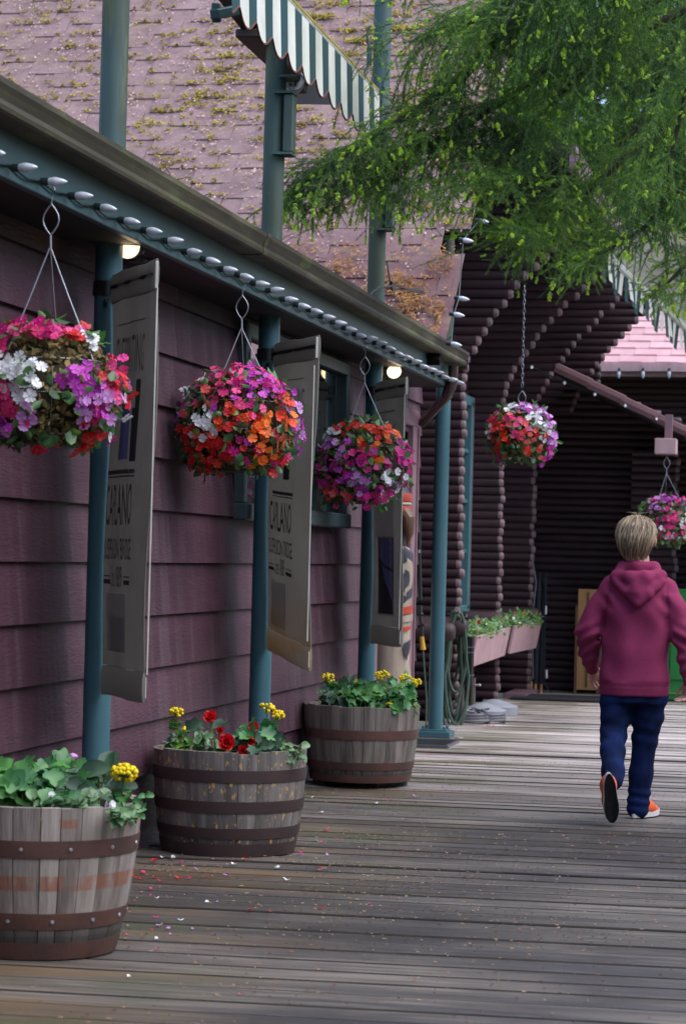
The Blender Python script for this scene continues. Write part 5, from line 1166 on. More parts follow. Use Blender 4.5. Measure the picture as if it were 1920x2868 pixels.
b = MB(); [b.box((0, 0, zb_ + (zt - zb_) * f), (.112, .107, .008)) for f in (.2, .67, .78)]; b.build('band', mat('grey_band', (.2, .2, .22), rough=.4), bb)
b = MB(); b.tube([(-.035, .02, 0), (-.035, .02, zb_)], .018, 8); b.build('conduit', mat('grey_conduit', (.12, .11, .11), rough=.5), bb)
# umbrella bases, pole, grey hose coil, mats
def zat(px, py, Y): return float(ony(px, py, Y)[2])
ub = mat('grey_umbrella_base', (.27, .28, .32), (.22, .23, .26), rough=.5, scale=5)
for (px, Y, rad, hh, lab, pole) in ((1352, 20.15, .20, .085, 'nearer round grey umbrella base holding a brown pole stub', True), (1385, 20.75, .20, .085, 'farther round grey umbrella base beside the cabin pier', False)):
    X = float(ony(px, 2000, Y)[0]); t = thing('umbrella_base', lab, 'umbrella base', (X, Y, 0), group='grey umbrella bases')
    b = MB(); b.lathe([(rad - .005, 0), (rad, .005), (rad, hh - .01), (rad - .012, hh), (.05, hh + .045), (.035, hh + .05), (0, hh + .05)], 32); b.build('disc', ub, t)
    if pole:
        xp = float(ony(1321, 1950, Y)[0]) - X
        b = MB(); b.lathe([(.028, .08), (.028, zat(1321, 1898, Y)), (0, zat(1321, 1898, Y))], 14, (xp, 0, 0)); b.build('pole_stub', mat('brown_pole', (.09, .07, .06), rough=.5), t)
        b = MB(); b.tube([(xp + .02, -.01, zat(1321, 1918, Y)), (xp + .06, -.01, zat(1321, 1918, Y))], .008, 6); b.lathe([(0, -.014), (.014, 0), (0, .014)], 8, (xp + .065, -.01, zat(1321, 1918, Y))); b.build('knob', M['steel'], t)
X = float(ony(1318, 2018, 19.5)[0]); gh = thing('hose_coil', 'grey hose coiled flat on the deck by the umbrella bases', 'hose', (X, 19.5, 0))
b = MB(); pts = []
for lay in range(3):
    for j in range(26):
        a = 2 * pi * j / 26; R_ = .15 - .006 * lay; pts.append((R_ * cos(a), R_ * sin(a) * .9, .013 + .024 * lay + .024 * j / 26))
b.tube(pts, .012, 7)
pts = [(.12 + .14 * cos(2 * pi * j / 26), .12 + .13 * sin(2 * pi * j / 26), .013 + .024 * (j / 26)) for j in range(80)]; b.tube(pts, .012, 7)
for k in range(6): b.tube([(U(-.1, .2), U(-.1, .2), .085), (U(-.1, .2), U(-.1, .2), .12), (U(-.1, .2), U(-.1, .2), .09)], .008, 6)
b.build('coil', hgr, gh)
g0 = Vector(onz(1165, 2096)); t = thing('floor_grate', 'dark slatted metal grate on the deck before the gutter post', 'grate', (-2.86, 17.15, 0), 0)
b = MB(); gw, gl = .40, .55
for sx in (-1, 1): b.box((sx * gw / 2, 0, .012), (.02, gl, .016))
for sy in (-1, 1): b.box((0, sy * gl / 2, .012), (gw, .02, .016))
b.build('frame', mat('grate_metal', (.14, .145, .20), rough=.4, metal=.3), t)
sl = MB(); sl.box((0, 0, .012), (.012, gl - .03, .012)); sl = sl.mesh('bar', M['black'])
for k in range(13): inst('bar', sl, t, (-gw / 2 + .028 + k * .0287, 0, 0), (0, .3, .0))
mt_ = mat('rubber_mat', (.022, .023, .03), rough=.7)
m0 = thing('door_mat', 'dark rubber mat on the deck before the end wall', 'mat', (-2.48, 23.35, 0), 0)
for k in range(3): MB().box((-.36 + k * .36, 0, .016), (.355, .62, .028), bev=.006).build('mat_tile', mt_, m0)
# plywood, green cabinet, furled umbrellas
ply = mat('plywood', (.56, .30, .12), (.46, .235, .09), rough=.55, scale=3, stretch=(1, 1, .3), layers=[dict(scale=9, lo=.70, hi=.74, col=(.25, .11, .04))])
t = thing('plywood_sheet', 'orange plywood sheet leaning against the dark end wall', 'board', (float(ony(1640, 1930, 24.55)[0]), 24.55, 0))
zt = zat(1640, 1650, 24.55)
MB().box((0, 0, zt / 2 + .02), (.205, .02, zt - .04), bev=.003).build('sheet', ply, t); MB().box((.0, -.016, zt / 2 + .02), (.02, .012, zt - .1)).box((-.112, .01, zt * .42), (.03, .02, zt * .84)).build('batten', mat('brown_batten', (.20, .10, .05), rough=.6), t)
t = thing('brown_panel', 'brown wooden panel standing beside the plywood behind the person', 'board', (float(ony(1690, 1930, 24.6)[0]), 24.6, 0)); MB().box((0, 0, .5), (.17, .02, 1.0), bev=.003).build('panel', mat('brown_panel_wood', (.20, .11, .085), (.17, .09, .07), rough=.6, scale=3), t)
gx = float(ony(1858, 1960, 23.7)[0]); gz = zat(1890, 1655, 23.7)
t = thing('green_cabinet', 'bright green painted cabinet at the right behind the person', 'cabinet', (gx, 23.7, 0)); gp_ = mat('green_paint', (.008, .20, .035), (.007, .17, .03), rough=.4)
MB().box((.42, .3, gz / 2 + .02), (.84, .6, gz), bev=.006).build('body', gp_, t); MB().box((.42, -.012, gz / 2 + .1), (.74, .02, gz - .24), bev=.004).build('door', gp_, t); MB().box((.42, -.006, .085), (.82, .014, .012)).build('trim', mat('green_edge', (.2, .3, .05), rough=.5), t); MB().box((.42, .3, .012), (.78, .55, .024)).build('plinth', M['black'], t)
t = thing('furled_umbrella', 'bundle of furled dark umbrellas standing in the cabin corner', 'umbrella', (float(ony(1506, 1940, 24.3)[0]), 24.3, 0)); dk = mat('dark_canvas', (.018, .024, .036), (.012, .016, .024), rough=.8, scale=6, stretch=(4, 4, .3))
zt = zat(1510, 1605, 24.3)
for (dx, r_) in ((-.03, .030), (.028, .028), (-.075, .018)):
    MB().tube([(dx, 0, .10), (dx, 0, zt * .3), (dx + .008, 0, zt * .75), (dx + .012, 0, zt - .05), (dx + .012, 0, zt)], [r_ * .7, r_, r_ * .95, r_ * .6, r_ * .4], 10).build('furled_canvas', dk, t); MB().tube([(dx, 0, 0), (dx, 0, .12)], .014, 8).build('pole', ply, t)
MB().tube([(.05, -.03, zt - .1), (.06, -.035, zt * .6), (.06, -.03, zt * .1), (.10, -.03, .05), (.14, -.03, .02)], .006, 6).build('cord', dk, t)
b = MB(); [b.tube([(cx_ + .035 * cos(2 * pi * k / 12), -.03, zt - .06 + .045 * sin(2 * pi * k / 12)) for k in range(12)], .004, 5, closed=True) for cx_ in (.06, .10)]; b.build('loop', dk, t)
b = MB(); b.tube([(.062, -.035, zt * .66), (.062, -.035, zt * .73)], .011, 8); b.tube([(.085, -.03, zt * .13), (.082, -.03, zt * .2)], .011, 8); b.build('toggle', mat('white_toggle', (.8, .8, .8), rough=.4), t)
MB().tube([Vector(ony(1488, 1562, 24.0)) - Vector(t.location), Vector(ony(1500, 1632, 24.0)) - Vector(t.location), Vector(ony(1492, 1700, 24.0)) - Vector(t.location), Vector(ony(1489, 1760, 24.0)) - Vector(t.location), Vector(ony(1491, 1900, 24.1)) - Vector(t.location)], .009, 6).build('hanging_cord', mat('grey_cord', (.16, .15, .17), rough=.6), t)
# bracket box that carries the right basket
c = Vector(ony(1862, 1250, 22.9)); t = thing('basket_bracket', 'pink wooden bracket box under the porch edge carrying the right basket', 'bracket', c); MB().box((0, .08, 0), (.205, .22, .15), bev=.006).build('box', M['pinkwood'], t); MB().box((.02, .1, .19), (.07, .07, .24)).build('upright', M['trim'], t)
# bulbs along the porch rake and the far eave, and on the cabin corner
def bulbs(label, pts, sc, loc, down=True, rot=None):
    t = thing('string_lights', label, 'string lights', loc); L0 = Vector(loc); b = MB(); b.tube([Vector(p) - L0 for p in pts] if len(pts) > 1 else [(0, 0, 0), (0, 0, .1)], .005, 5); b.build('cord', M['socket'], t)
    for p in pts:
        Mx = Matrix.Translation(Vector(p) - L0) @ (rot if rot is not None else Matrix.Rotation(pi + RNG.uniform(-.2, .2), 4, 'Y')) @ Matrix.Scale(sc, 4); o = inst('bulb', bulbm, t, mtx=Mx); inst('socket', sockm, o)
bulbs('bulbs spaced along the sloping porch edge over the end wall', [ony(x, y - 4, 23.4) for x, y in ((1488, 1031), (1580, 1075), (1665, 1107), (1750, 1138), (1837, 1175), (1925, 1212))], 1.0, ony(1700, 1120, 23.4), rot=Matrix.Rotation(pi / 2 + .3, 4, 'X'))
bulbs('bulbs hanging below the pink-roofed building eave', [ony(x, 1040, 31.7) for x in (1602, 1665, 1732, 1799, 1872)], 1.25, ony(1700, 1040, 31.7))
bulbs('bulbs running up the ragged right edge of the shingle roof', [onx(1262, 963, -2.56), onx(1270, 880, -2.58), onx(1284, 835, -2.60), onx(1296, 672, -2.62), onx(1340, 618, -2.62)], 1.0, onx(1275, 900, -2.6), rot=Matrix.Rotation(pi / 2 + .15, 4, 'Y'))
# ------------------------------------------------------------------ the walking person
class SDF:
    """smooth union of tapered capsules and ellipsoids on a grid, meshed by surface nets"""
    def __init__(self, lo, hi, res):
        self.lo = np.array(lo, np.float32); self.res = res
        self.n = np.ceil((np.array(hi) - np.array(lo)) / res).astype(int) + 1
        self.D = np.full(self.n, 0.2, np.float32)
        self.ax = [self.lo[k] + res * np.arange(self.n[k], dtype=np.float32) for k in range(3)]
    def _sub(self, lo, hi, m):
        sl = []
        for k in range(3):
            a = max(0, int(np.floor((lo[k] - m - self.lo[k]) / self.res))); b = min(self.n[k], int(np.ceil((hi[k] + m - self.lo[k]) / self.res)) + 1); sl.append(slice(a, max(a + 1, b)))
        X, Y, Z = np.meshgrid(self.ax[0][sl[0]], self.ax[1][sl[1]], self.ax[2][sl[2]], indexing='ij', sparse=True)
        return tuple(sl), X, Y, Z
    def _u(self, sl, d, k, sub=False):
        a = self.D[sl]
        if sub: d = -d; h = np.clip(.5 - .5 * (a + d * -1 * -1) / max(k, 1e-6), 0, 1); self.D[sl] = np.maximum(a, d); return
        h = np.clip(.5 + .5 * (a - d) / max(k, 1e-6), 0, 1); self.D[sl] = a * (1 - h) + d * h - k * h * (1 - h)
    def cap(self, a, b, ra, rb, k=.02):
        a, b = np.array(a, float), np.array(b, float); R = max(ra, rb); sl, X, Y, Z = self._sub(np.minimum(a, b) - R, np.maximum(a, b) + R, k + .05)
        ab = b - a; L2 = ab @ ab + 1e-12
        t = np.clip(((X - a[0]) * ab[0] + (Y - a[1]) * ab[1] + (Z - a[2]) * ab[2]) / L2, 0, 1)
        d = np.sqrt((X - a[0] - t * ab[0]) ** 2 + (Y - a[1] - t * ab[1]) ** 2 + (Z - a[2] - t * ab[2]) ** 2) - (ra + (rb - ra) * t)
        self._u(sl, d, k); return self
    def chain(self, pts, rs, k=.02):
        for i in range(len(pts) - 1): self.cap(pts[i], pts[i + 1], rs[i], rs[i + 1], k)
        return self
    def ell(self, c, r, k=.02, rot=None, sub=False):
        R = max(r); sl, X, Y, Z = self._sub(np.array(c) - R, np.array(c) + R, k + .05)
        x, y, z = X - c[0], Y - c[1], Z - c[2]
        if rot is not None:
            m = np.array(rot.to_3x3().transposed()); x, y, z = (m[0, 0] * x + m[0, 1] * y + m[0, 2] * z, m[1, 0] * x + m[1, 1] * y + m[1, 2] * z, m[2, 0] * x + m[2, 1] * y + m[2, 2] * z)
        q = np.sqrt((x / r[0]) ** 2 + (y / r[1]) ** 2 + (z / r[2]) ** 2); d = (q - 1) * min(r)
        if sub: self.D[sl] = np.maximum(self.D[sl], -d)
        else: self._u(sl, d, k)
        return self
    def loft(self, zs, cx, cy, ra, rb, k=.02):
        sl, X, Y, Z = self._sub(np.array([min(cx) - max(ra), min(cy) - max(rb), min(zs)]), np.array([max(cx) + max(ra), max(cy) + max(rb), max(zs)]), .06)
        i = lambda v: np.interp(Z, zs, v)
        a, b = i(ra), i(rb); q = (np.abs((X - i(cx)) / a) ** 2.4 + np.abs((Y - i(cy)) / b) ** 2.4) ** (1 / 2.4)
        d = (q - 1) * np.minimum(a, b); d = np.maximum(d, np.maximum(zs[0] - Z, Z - zs[-1])); self._u(sl, d, k); return self
    def disp(self, fn): # fn(X,Y,Z) added to the distance
        X, Y, Z = np.meshgrid(*self.ax, indexing='ij', sparse=True); self.D = self.D + fn(X, Y, Z).astype(np.float32); return self
    def mesh(self, name, mats, smooth=2, post=None):
        D = self.D; nx, ny, nz = D.shape; ins = D < 0
        cs = np.zeros((nx - 1, ny - 1, nz - 1), np.int8)
        for i in (0, 1):
            for j in (0, 1):
                for k in (0, 1): cs += ins[i:nx - 1 + i, j:ny - 1 + j, k:nz - 1 + k]
        act = (cs > 0) & (cs < 8); ids = np.full(act.shape, -1, np.int64); A = np.argwhere(act); ids[act] = np.arange(len(A))
        acc = np.zeros((len(A), 3)); cnt = np.zeros(len(A))
        corners = [(i, j, k) for i in (0, 1) for j in (0, 1) for k in (0, 1)]
        for a in corners:
            for ax in range(3):
                if a[ax]: continue
                b = list(a); b[ax] = 1
                da = D[A[:, 0] + a[0], A[:, 1] + a[1], A[:, 2] + a[2]]; db = D[A[:, 0] + b[0], A[:, 1] + b[1], A[:, 2] + b[2]]
                m = (da < 0) != (db < 0); t = np.where(m, da / np.where(m, da - db, 1), 0)
                p = np.tile(np.array(a, float), (len(A), 1)); p[:, ax] += t; acc[m] += p[m]; cnt[m] += 1
        V = self.lo + (A + acc / cnt[:, None]) * self.res
        F = []
        for ax in range(3):
            o = [0, 1, 2]; o.remove(ax); u, v = o
            s0 = [slice(None)] * 3; s1 = [slice(None)] * 3; s0[ax] = slice(0, -1); s1[ax] = slice(1, None)
            ch = ins[tuple(s0)] != ins[tuple(s1)]; E = np.argwhere(ch); inside = ins[tuple(s0)][ch]
            ok = (E[:, u] > 0) & (E[:, v] > 0) & (E[:, u] < D.shape[u] - 1) & (E[:, v] < D.shape[v] - 1); E = E[ok]; inside = inside[ok]
            def cell(du, dv):
                q = E.copy(); q[:, u] += du; q[:, v] += dv; return ids[q[:, 0], q[:, 1], q[:, 2]]
            q = np.stack([cell(-1, -1), cell(0, -1), cell(0, 0), cell(-1, 0)], 1)
            flip = inside if ax != 1 else ~inside
            q[~flip] = q[~flip][:, ::-1]; F.append(q)
        F = np.concatenate(F)
        for _ in range(smooth):
            S = np.zeros_like(V); C = np.zeros(len(V))
            for k in range(4):
                np.add.at(S, F[:, k], V[F[:, (k + 1) % 4]]); np.add.at(C, F[:, k], 1); np.add.at(S, F[:, (k + 1) % 4], V[F[:, k]]); np.add.at(C, F[:, (k + 1) % 4], 1)
            V = .5 * V + .5 * S / np.maximum(C, 1)[:, None]
        if post is not None: V, mi = post(V, F)
        else: mi = None
        return np_mesh(name, V, F, mats, mi, smooth=True)
FX, FY = float(onz(1785, 2290)[0]), 12.83
person = thing('person', 'person with short blond hair in a plum hoodie and jeans walking away', 'person', (FX, FY, 0), .0)
skin = mat('skin', (.54, .30, .24), (.48, .25, .20), rough=.5, scale=20, sss=.12)
hoodm = mat('plum_hoodie_fleece', (.265, .034, .098), (.215, .026, .080), rough=.9, scale=7, bump=.25, bscale=160, stretch=(1, 1, .6), spec=.2)
jeanm = mat('dark_blue_denim', (.008, .022, .105), (.0035, .009, .04), spec=.15, rough=.9, scale=7, bump=.3, bscale=220, stretch=(1.3, 1.3, .5), contrast=(.38, .66))
hairm = [mat('blond_hair', (.37, .27, .165), rough=.45, rand=0), mat('light_blond_hair', (.55, .435, .30), rough=.42), mat('dark_blond_hair', (.165, .105, .062), rough=.5)]
HC = (-.035, -.085, 1.49)          # head centre
LS, LE, LW = (-.168, -.085, 1.232), (-.288, -.10, .985), (-.268, .03, .80)
RS, RE, RW = (.138, -.085, 1.222), (.226, -.15, .985), (.262, -.17, .765)
sh = Matrix.Rotation(radians(-10), 4, 'Z')
B_ = SDF((-.40, -.72, -.02), (.40, .34, 1.68), .0055)
B_.ell((HC[0], HC[1] + .005, HC[2] + .015), (.074, .094, .098), .02).ell((HC[0] + .012, HC[1] + .055, HC[2] - .06), (.054, .052, .055), .03)
B_.cap((HC[0] + .022, HC[1] + .11, HC[2] + .005), (HC[0] + .026, HC[1] + .122, HC[2] - .022), .008, .012, .012)        # nose
B_.ell((HC[0] + .026, HC[1] + .10, HC[2] - .055), (.02, .012, .008), .008)                                        # lips
for s, yw in ((-1, .0), (1, 0)):
    B_.ell((HC[0] + s * (.078 if s < 0 else .094), HC[1] + (.012 if s < 0 else -.012), HC[2] - .012), (.012, .022, .033), .006, rot=Matrix.Rotation(s * .5, 4, 'Z')); B_.ell((HC[0] + s * .03 + .02, HC[1] + .092, HC[2] + .012), (.017, .01, .01), .008)
B_.chain([(-.028, -.095, 1.44), (-.025, -.10, 1.36), (-.022, -.10, 1.28)], [.054, .055, .062], .03)
B_.loft([.70, .85, 1.0, 1.15, 1.25, 1.31], [-.03] * 6, [-.10] * 6, [.12, .11, .12, .13, .10, .05], [.085, .08, .085, .09, .075, .05], .03)
for S_, E_, W_ in ((LS, LE, LW), (RS, RE, RW)): B_.chain([(-.03, -.09, 1.20), Vector(S_) * .97 + Vector((0, 0, .005)), E_, W_], [.045, .036, .033, .026], .02)
for hx, kn, an, r in ((-.105, (-.128, -.15, .44), (-.1, -.43, .26), 1), (.045, (.03, -.05, .43), (.004, -.02, .10), 1)):
    B_.chain([(hx, -.10, .76), kn, an], [.075, .046, .030], .04)
def hand(w, d, side, curl, thumbdir, spread=.3, L=1.0):
    """palm and five fingers; d points from the wrist to the knuckles, thumbdir out of the palm's side"""
    w = Vector(w); d = Vector(d).normalized(); th = Vector(thumbdir); th = (th - d * th.dot(d)).normalized(); n = d.cross(th).normalized() * side
    k = w + d * .078 * L
    for f in (-.026, -.008, .010, .026): B_.cap(w + d * .015, k + th * f, .017, .0125, .012)
    for f, ln, lean in ((.028, .062, .12), (.010, .070, .03), (-.009, .065, -.05), (-.027, .050, -.14)):
        p = k + th * f; dirv = (d + th * lean).normalized(); c = curl
        for seg, r in ((.44, .0092), (.32, .0084), (.26, .0074)):
            dirv = (dirv * cos(c) + n * sin(c)).normalized(); q = p + dirv * ln * seg; B_.cap(p, q, r, r * .92, .003); p = q
    p = w + d * .025 + th * .020; dirv = (th * .8 + d * .75 + n * .3).normalized()
    for ln, r in ((.036, .0125), (.028, .0102), (.022, .0088)):
        q = p + dirv * ln; B_.cap(p, q, r, r * .9, .005); p = q; dirv = (dirv + d * .5 + n * .25).normalized()
hand((LW[0] + .004, LW[1] + .015, LW[2] - .012), (.10, .55, -.62), 1, .62, (.55, .6, .1))
hand((RW[0] - .002, RW[1], RW[2] - .015), (-.10, .06, -1), -1, .7, (-.6, .9, 0))
def post(V, F): return V, np.zeros(len(F), np.int32)
inst('body', B_.mesh('body', [skin], 1), person)

# hoodie
H_ = SDF((-.44, -.36, .60), (.44, .24, 1.42), .0075)
zs = [.655, .69, .705, .80, .95, 1.10, 1.20, 1.27, 1.32]
cxs = [-.028, -.028, -.028, -.028, -.026, -.025, -.022, -.022, -.022]
H_.loft(zs, cxs, [-.10] * 9, [.182, .186, .190, .184, .174, .174, .160, .112, .068], [.128, .131, .136, .133, .128, .130, .118, .095, .075], .02)
for S_, E_, W_ in ((LS, LE, LW), (RS, RE, RW)):
    S_, E_, W_ = Vector(S_), Vector(E_), Vector(W_)
    H_.chain([(-.022 + (S_.x + .022) * .45, -.095, 1.262), S_ + Vector((-.018 * (1 if S_.x > 0 else -1), 0, -.006)), (S_ + E_) / 2, E_, (E_ + W_) / 2, W_ + (E_ - W_).normalized() * .045], [.062, .063, .062, .059, .053, .046], .03)
    H_.chain([W_ + (E_ - W_).normalized() * .03, W_ + (W_ - E_).normalized() * .018], [.038, .036], .006)
# hood lying on the back
H_.chain([(-.125, -.15, 1.295), (-.10, -.12, 1.335), (-.04, -.155, 1.345)], [.030, .030, .026], .02).chain([(.085, -.15, 1.295), (.062, -.12, 1.335), (-.02, -.158, 1.345)], [.032, .032, .026], .02)
H_.chain([(-.135, -.165, 1.285), (-.06, -.222, 1.285), (.02, -.226, 1.29), (.105, -.165, 1.295)], [.032, .030, .030, .032], .012)
H_.chain([(-.13, -.19, 1.262), (-.07, -.235, 1.205), (-.016, -.252, 1.150)], [.026, .026, .022], .012).chain([(.105, -.19, 1.262), (.045, -.238, 1.20), (-.012, -.252, 1.150)], [.028, .028, .022], .012)
H_.chain([(-.035, -.232, 1.265), (-.016, -.244, 1.20)], [.035, .03], .03).chain([(.03, -.228, 1.27), (-.01, -.242, 1.21)], [.033, .03], .03)
def folds(X, Y, Z):
    f = .006 * np.sin(21 * Z + 17 * X + 3 * np.sin(8 * X + 2)) * np.sin(13 * X - 9 * Z + 1) * (Z < 1.2) * (Z > .73)
    f = f + .0055 * np.sin(34 * X + 9 * Z + 2 * np.sin(11 * Z)) * np.exp(-((Z - .95) / .22) ** 2) * (Y < 0)
    r = X - .16; f = f + .009 * np.sin(95 * (Z + .55 * np.abs(X))) * np.exp(-((Z - .955) / .07) ** 2) * (np.abs(X + .02) > .19)
    f = f + .007 * np.sin(90 * (Z - .5 * X)) * np.exp(-((Z - .84) / .06) ** 2) * (np.abs(X + .02) > .215)
    f = f + .007 * np.sin(60 * (X + Z)) * np.exp(-(((np.abs(X + .02) - .15) / .05) ** 2 + ((Z - 1.15) / .07) ** 2))
    f = f - .0035 * (np.abs(Z - .71) < .006) * 1.0 * -1
    f = f + .005 * np.exp(-((np.abs(X + .02) - .158 + .09 * (Z - 1.17)) / .006) ** 2) * (Z > 1.06) * (Z < 1.26)
    return f
H_.disp(folds)
H_.ell((-.025, -.075, 1.395), (.060, .070, .085), .01, sub=True)
inst('hoodie', H_.mesh('hoodie', [hoodm], 2), person)
# jeans
J_ = SDF((-.28, -.62, .0), (.25, .22, .76), .007)
J_.loft([.62, .70, .74], [-.03] * 3, [-.10] * 3, [.165, .162, .15], [.115, .112, .11], .03)
J_.chain([(-.112, -.10, .66), (-.122, -.125, .55), (-.128, -.155, .44), (-.118, -.28, .37), (-.103, -.405, .275), (-.100, -.445, .235)], [.092, .076, .066, .062, .056, .054], .03)
J_.chain([(.062, -.10, .66), (.045, -.08, .54), (.032, -.06, .43), (.014, -.045, .24), (.0, -.035, .055)], [.090, .077, .065, .060, .060], .03)
def jf(X, Y, Z):
    return .0035 * np.sin(85 * Z + 22 * X) * np.exp(-((Z - .46) / .07) ** 2) + .005 * np.sin(120 * Z + 16 * X) * np.exp(-((Z - .11) / .06) ** 2) * (X > -.06) + .004 * np.sin(55 * (Z - .8 * X)) * np.exp(-((Z - .58) / .08) ** 2)
J_.disp(jf); inst('jeans', J_.mesh('jeans', [jeanm], 1), person)
# shoes
rub, orc, blk = mat('white_shoe_rubber', (.72, .70, .74), rough=.5), mat('orange_canvas', (.85, .13, .03), rough=.8), mat('black_outsole', (.008, .008, .009), (.013, .013, .013), rough=.95, scale=40, spec=.08)
def shoe(Mx, name):
    root_ = inst(name, None, person, mtx=Mx)
    out = []
    for i in range(28):
        a = 2 * pi * i / 28; y = .135 * cos(a); w = .040 + .010 * max(0, cos(a)) - .004 * max(0, -cos(a)) - .006 * exp_(-((y + .02) / .04) ** 2); out.append((w * sin(a) * (1 if abs(sin(a)) < 1 else 1), y))
    b = MB(); b.prism(out, lambda u, v, t: (u, v, t + .012 * max(0, v / .135) ** 3), .004, .03, smooth=False); b.build('sole', rub, root_)
    b = MB(); b.prism([(u * .94, v * .965) for u, v in out], lambda u, v, t: (u, v, t + .012 * max(0, v / .135) ** 3), -.002, .004); b.build('outsole', blk, root_)
    S = SDF((-.07, -.15, .0), (.07, .16, .13), .005)
    S.chain([(0, .088, .028), (0, .02, .05), (0, -.05, .058), (0, -.085, .05)], [.033, .036, .034, .032], .03).cap((0, -.065, .05), (0, -.06, .09), .033, .033, .03).ell((0, 0, -.035), (.2, .2, .055), .001, sub=True)
    inst('upper', S.mesh('upper', [orc], 1), root_)
    b = MB(); b.box((0, -.131, .052), (.016, .008, .055), bev=.002); b.build('heel_strip', blk, root_)
    return root_
exp_ = math.exp
# shoe local: +y toe, z up
shoe(Matrix.Translation((.035, .035, 0.002)) @ Matrix.Rotation(radians(-24), 4, 'Z'), 'shoe')
shoe(Matrix.Translation((-.098, -.545, .148)) @ Matrix.Rotation(radians(14), 4, 'Z') @ Matrix.Rotation(radians(-7), 4, 'Y') @ Matrix.Rotation(radians(-83), 4, 'X'), 'shoe')
# hair: a cap with locks combed down from the crown
G_ = SDF((-.22, -.26, 1.30), (.15, .12, 1.65), .006)
hc = (HC[0] - .002, HC[1] - .006, HC[2] + .022)
G_.ell(hc, (.100, .112, .100), .02).ell((hc[0] - .004, hc[1] - .022, hc[2] - .055), (.084, .080, .060), .03).ell((hc[0] + .004, hc[1] - .036, hc[2] - .118), (.058, .044, .044), .03)
def hf(X, Y, Z):
    az = np.arctan2(X - hc[0], -(Y - hc[1])); return .004 * np.sin(az * 17 + 14 * Z) + .0025 * np.sin(az * 41 - 20 * Z)
G_.disp(hf); G_.ell((hc[0] + .098, hc[1] + .0, hc[2] - .06), (.03, .04, .042), .01, sub=True); G_.ell((hc[0] + .03, hc[1] + .11, hc[2] - .06), (.10, .085, .075), .01, sub=True); G_.ell((hc[0] + .088, hc[1] + .045, hc[2] - .052), (.03, .034, .04), .01, sub=True)
inst('hair', G_.mesh('hair', [hairm[0]], 1), person)
b = MB(); rl = random.Random(5); crown = Vector((hc[0] + .006, hc[1] - .012, hc[2] + .10))
for k in range(430):
    az = rl.uniform(-2.5, 2.5) if k > 60 else rl.uniform(-1.2, 1.2); endz = rl.uniform(-.118, -.02) - .042 * max(0, cos(az)) ** 2; pts = []; e1 = rl.uniform(.0, .5); offk = rl.uniform(-.003, .008); endz = rl.uniform(-.02, .02) if 1.1 < az < 2.4 else endz
    n = 9
    for j in range(n):
        f = j / (n - 1); zrel = .098 + (endz - .098) * (e1 * .5 + (1 - e1 * .5) * f); zr = max(-1, min(1, zrel / .100))
        rr_ = sqrt(max(0.02, 1 - zr * zr)) if zrel > 0 else 1 - .42 * (zrel / -.125) ** 2
        aa = az * (1 + .10 * f) + .12 * sin(3 * f + k) + .35 * (1 - f) + .10 * sin(k * 1.7) * f
        pts.append((hc[0] + (.100 * rr_ + .003 + offk) * sin(aa), hc[1] - (.112 * rr_ + .003 + offk) * cos(aa) - .012 * min(1, max(0, -zrel / .04 + .3)), hc[2] + zrel * 1.01 + (.002 if f < .9 else 0)))
    b.tube(pts, [.0015] + [rl.uniform(.0028, .0048)] * (n - 2) + [.001], 4, mat=rl.choice([0, 0, 1, 1, 2]) if endz > -.09 else rl.choice([0, 2, 2]))
for k in range(16): a = rl.uniform(-1.6, 1.6); b.tube([crown, crown + Vector((.02 * a, -.005, .012)), crown + Vector((.045 * a, -.01, .016))], [.002, .0015, .0006], 4, mat=1)
b.build('hair_locks', hairm, person)

# ------------------------------------------------------------------ spruce hanging in from the right
spr = leaf_mat('spruce_needles', (.18, .33, .06), (.030, .085, .028), rough=.5, tr=.42, scale=2.0)
tip = leaf_mat('spruce_new_tips', (.56, .74, .08), (.36, .58, .055), rough=.5, tr=.35, scale=6)
bark = mat('spruce_bark', (.05, .035, .027), (.03, .022, .018), rough=.95, scale=8, bump=.6)
nrg = np.random.default_rng(4)
def shoot_tpl(L, n, nl, w, rad):
    """needles round a short straight shoot along -z; triangles"""
    V = []
    for i in range(n):
        f = i / n; a = i * 2.4 + nrg.uniform(-.4, .4); p = np.array([0, 0, -L * f]); d = np.array([cos(a), sin(a), -.9]); d /= np.linalg.norm(d)
        ln = nl * nrg.uniform(.75, 1.1) * (1 - .35 * f); s = np.cross(d, [sin(a * 3), cos(a * 3), .3]); s /= np.linalg.norm(s)
        V += [p - s * w, p + s * w, p + d * ln]
    return np.array(V)
SH = [shoot_tpl(.125, 58, .023, .0017, 0) for _ in range(4)]
TI = [shoot_tpl(.036, 28, .019, .0036, 0) for _ in range(3)]
tree = thing('spruce_tree', 'drooping spruce with bright green new tips hanging over the deck from the right', 'tree', (2.6, 14.2, -.6))
TO = np.array([2.6, 14.2, -.6])
VS, VT, twigs = [], [], MB()
def rotm(d):
    q = Vector((0, 0, -1)).rotation_difference(Vector(tuple(d)).normalized()); return np.array(q.to_matrix() @ Matrix.Rotation(nrg.uniform(0, 6.28), 3, 'Z'))
def put(tpl, p, d, s, bucket): bucket.append((tpl * s) @ rotm(d).T + p)
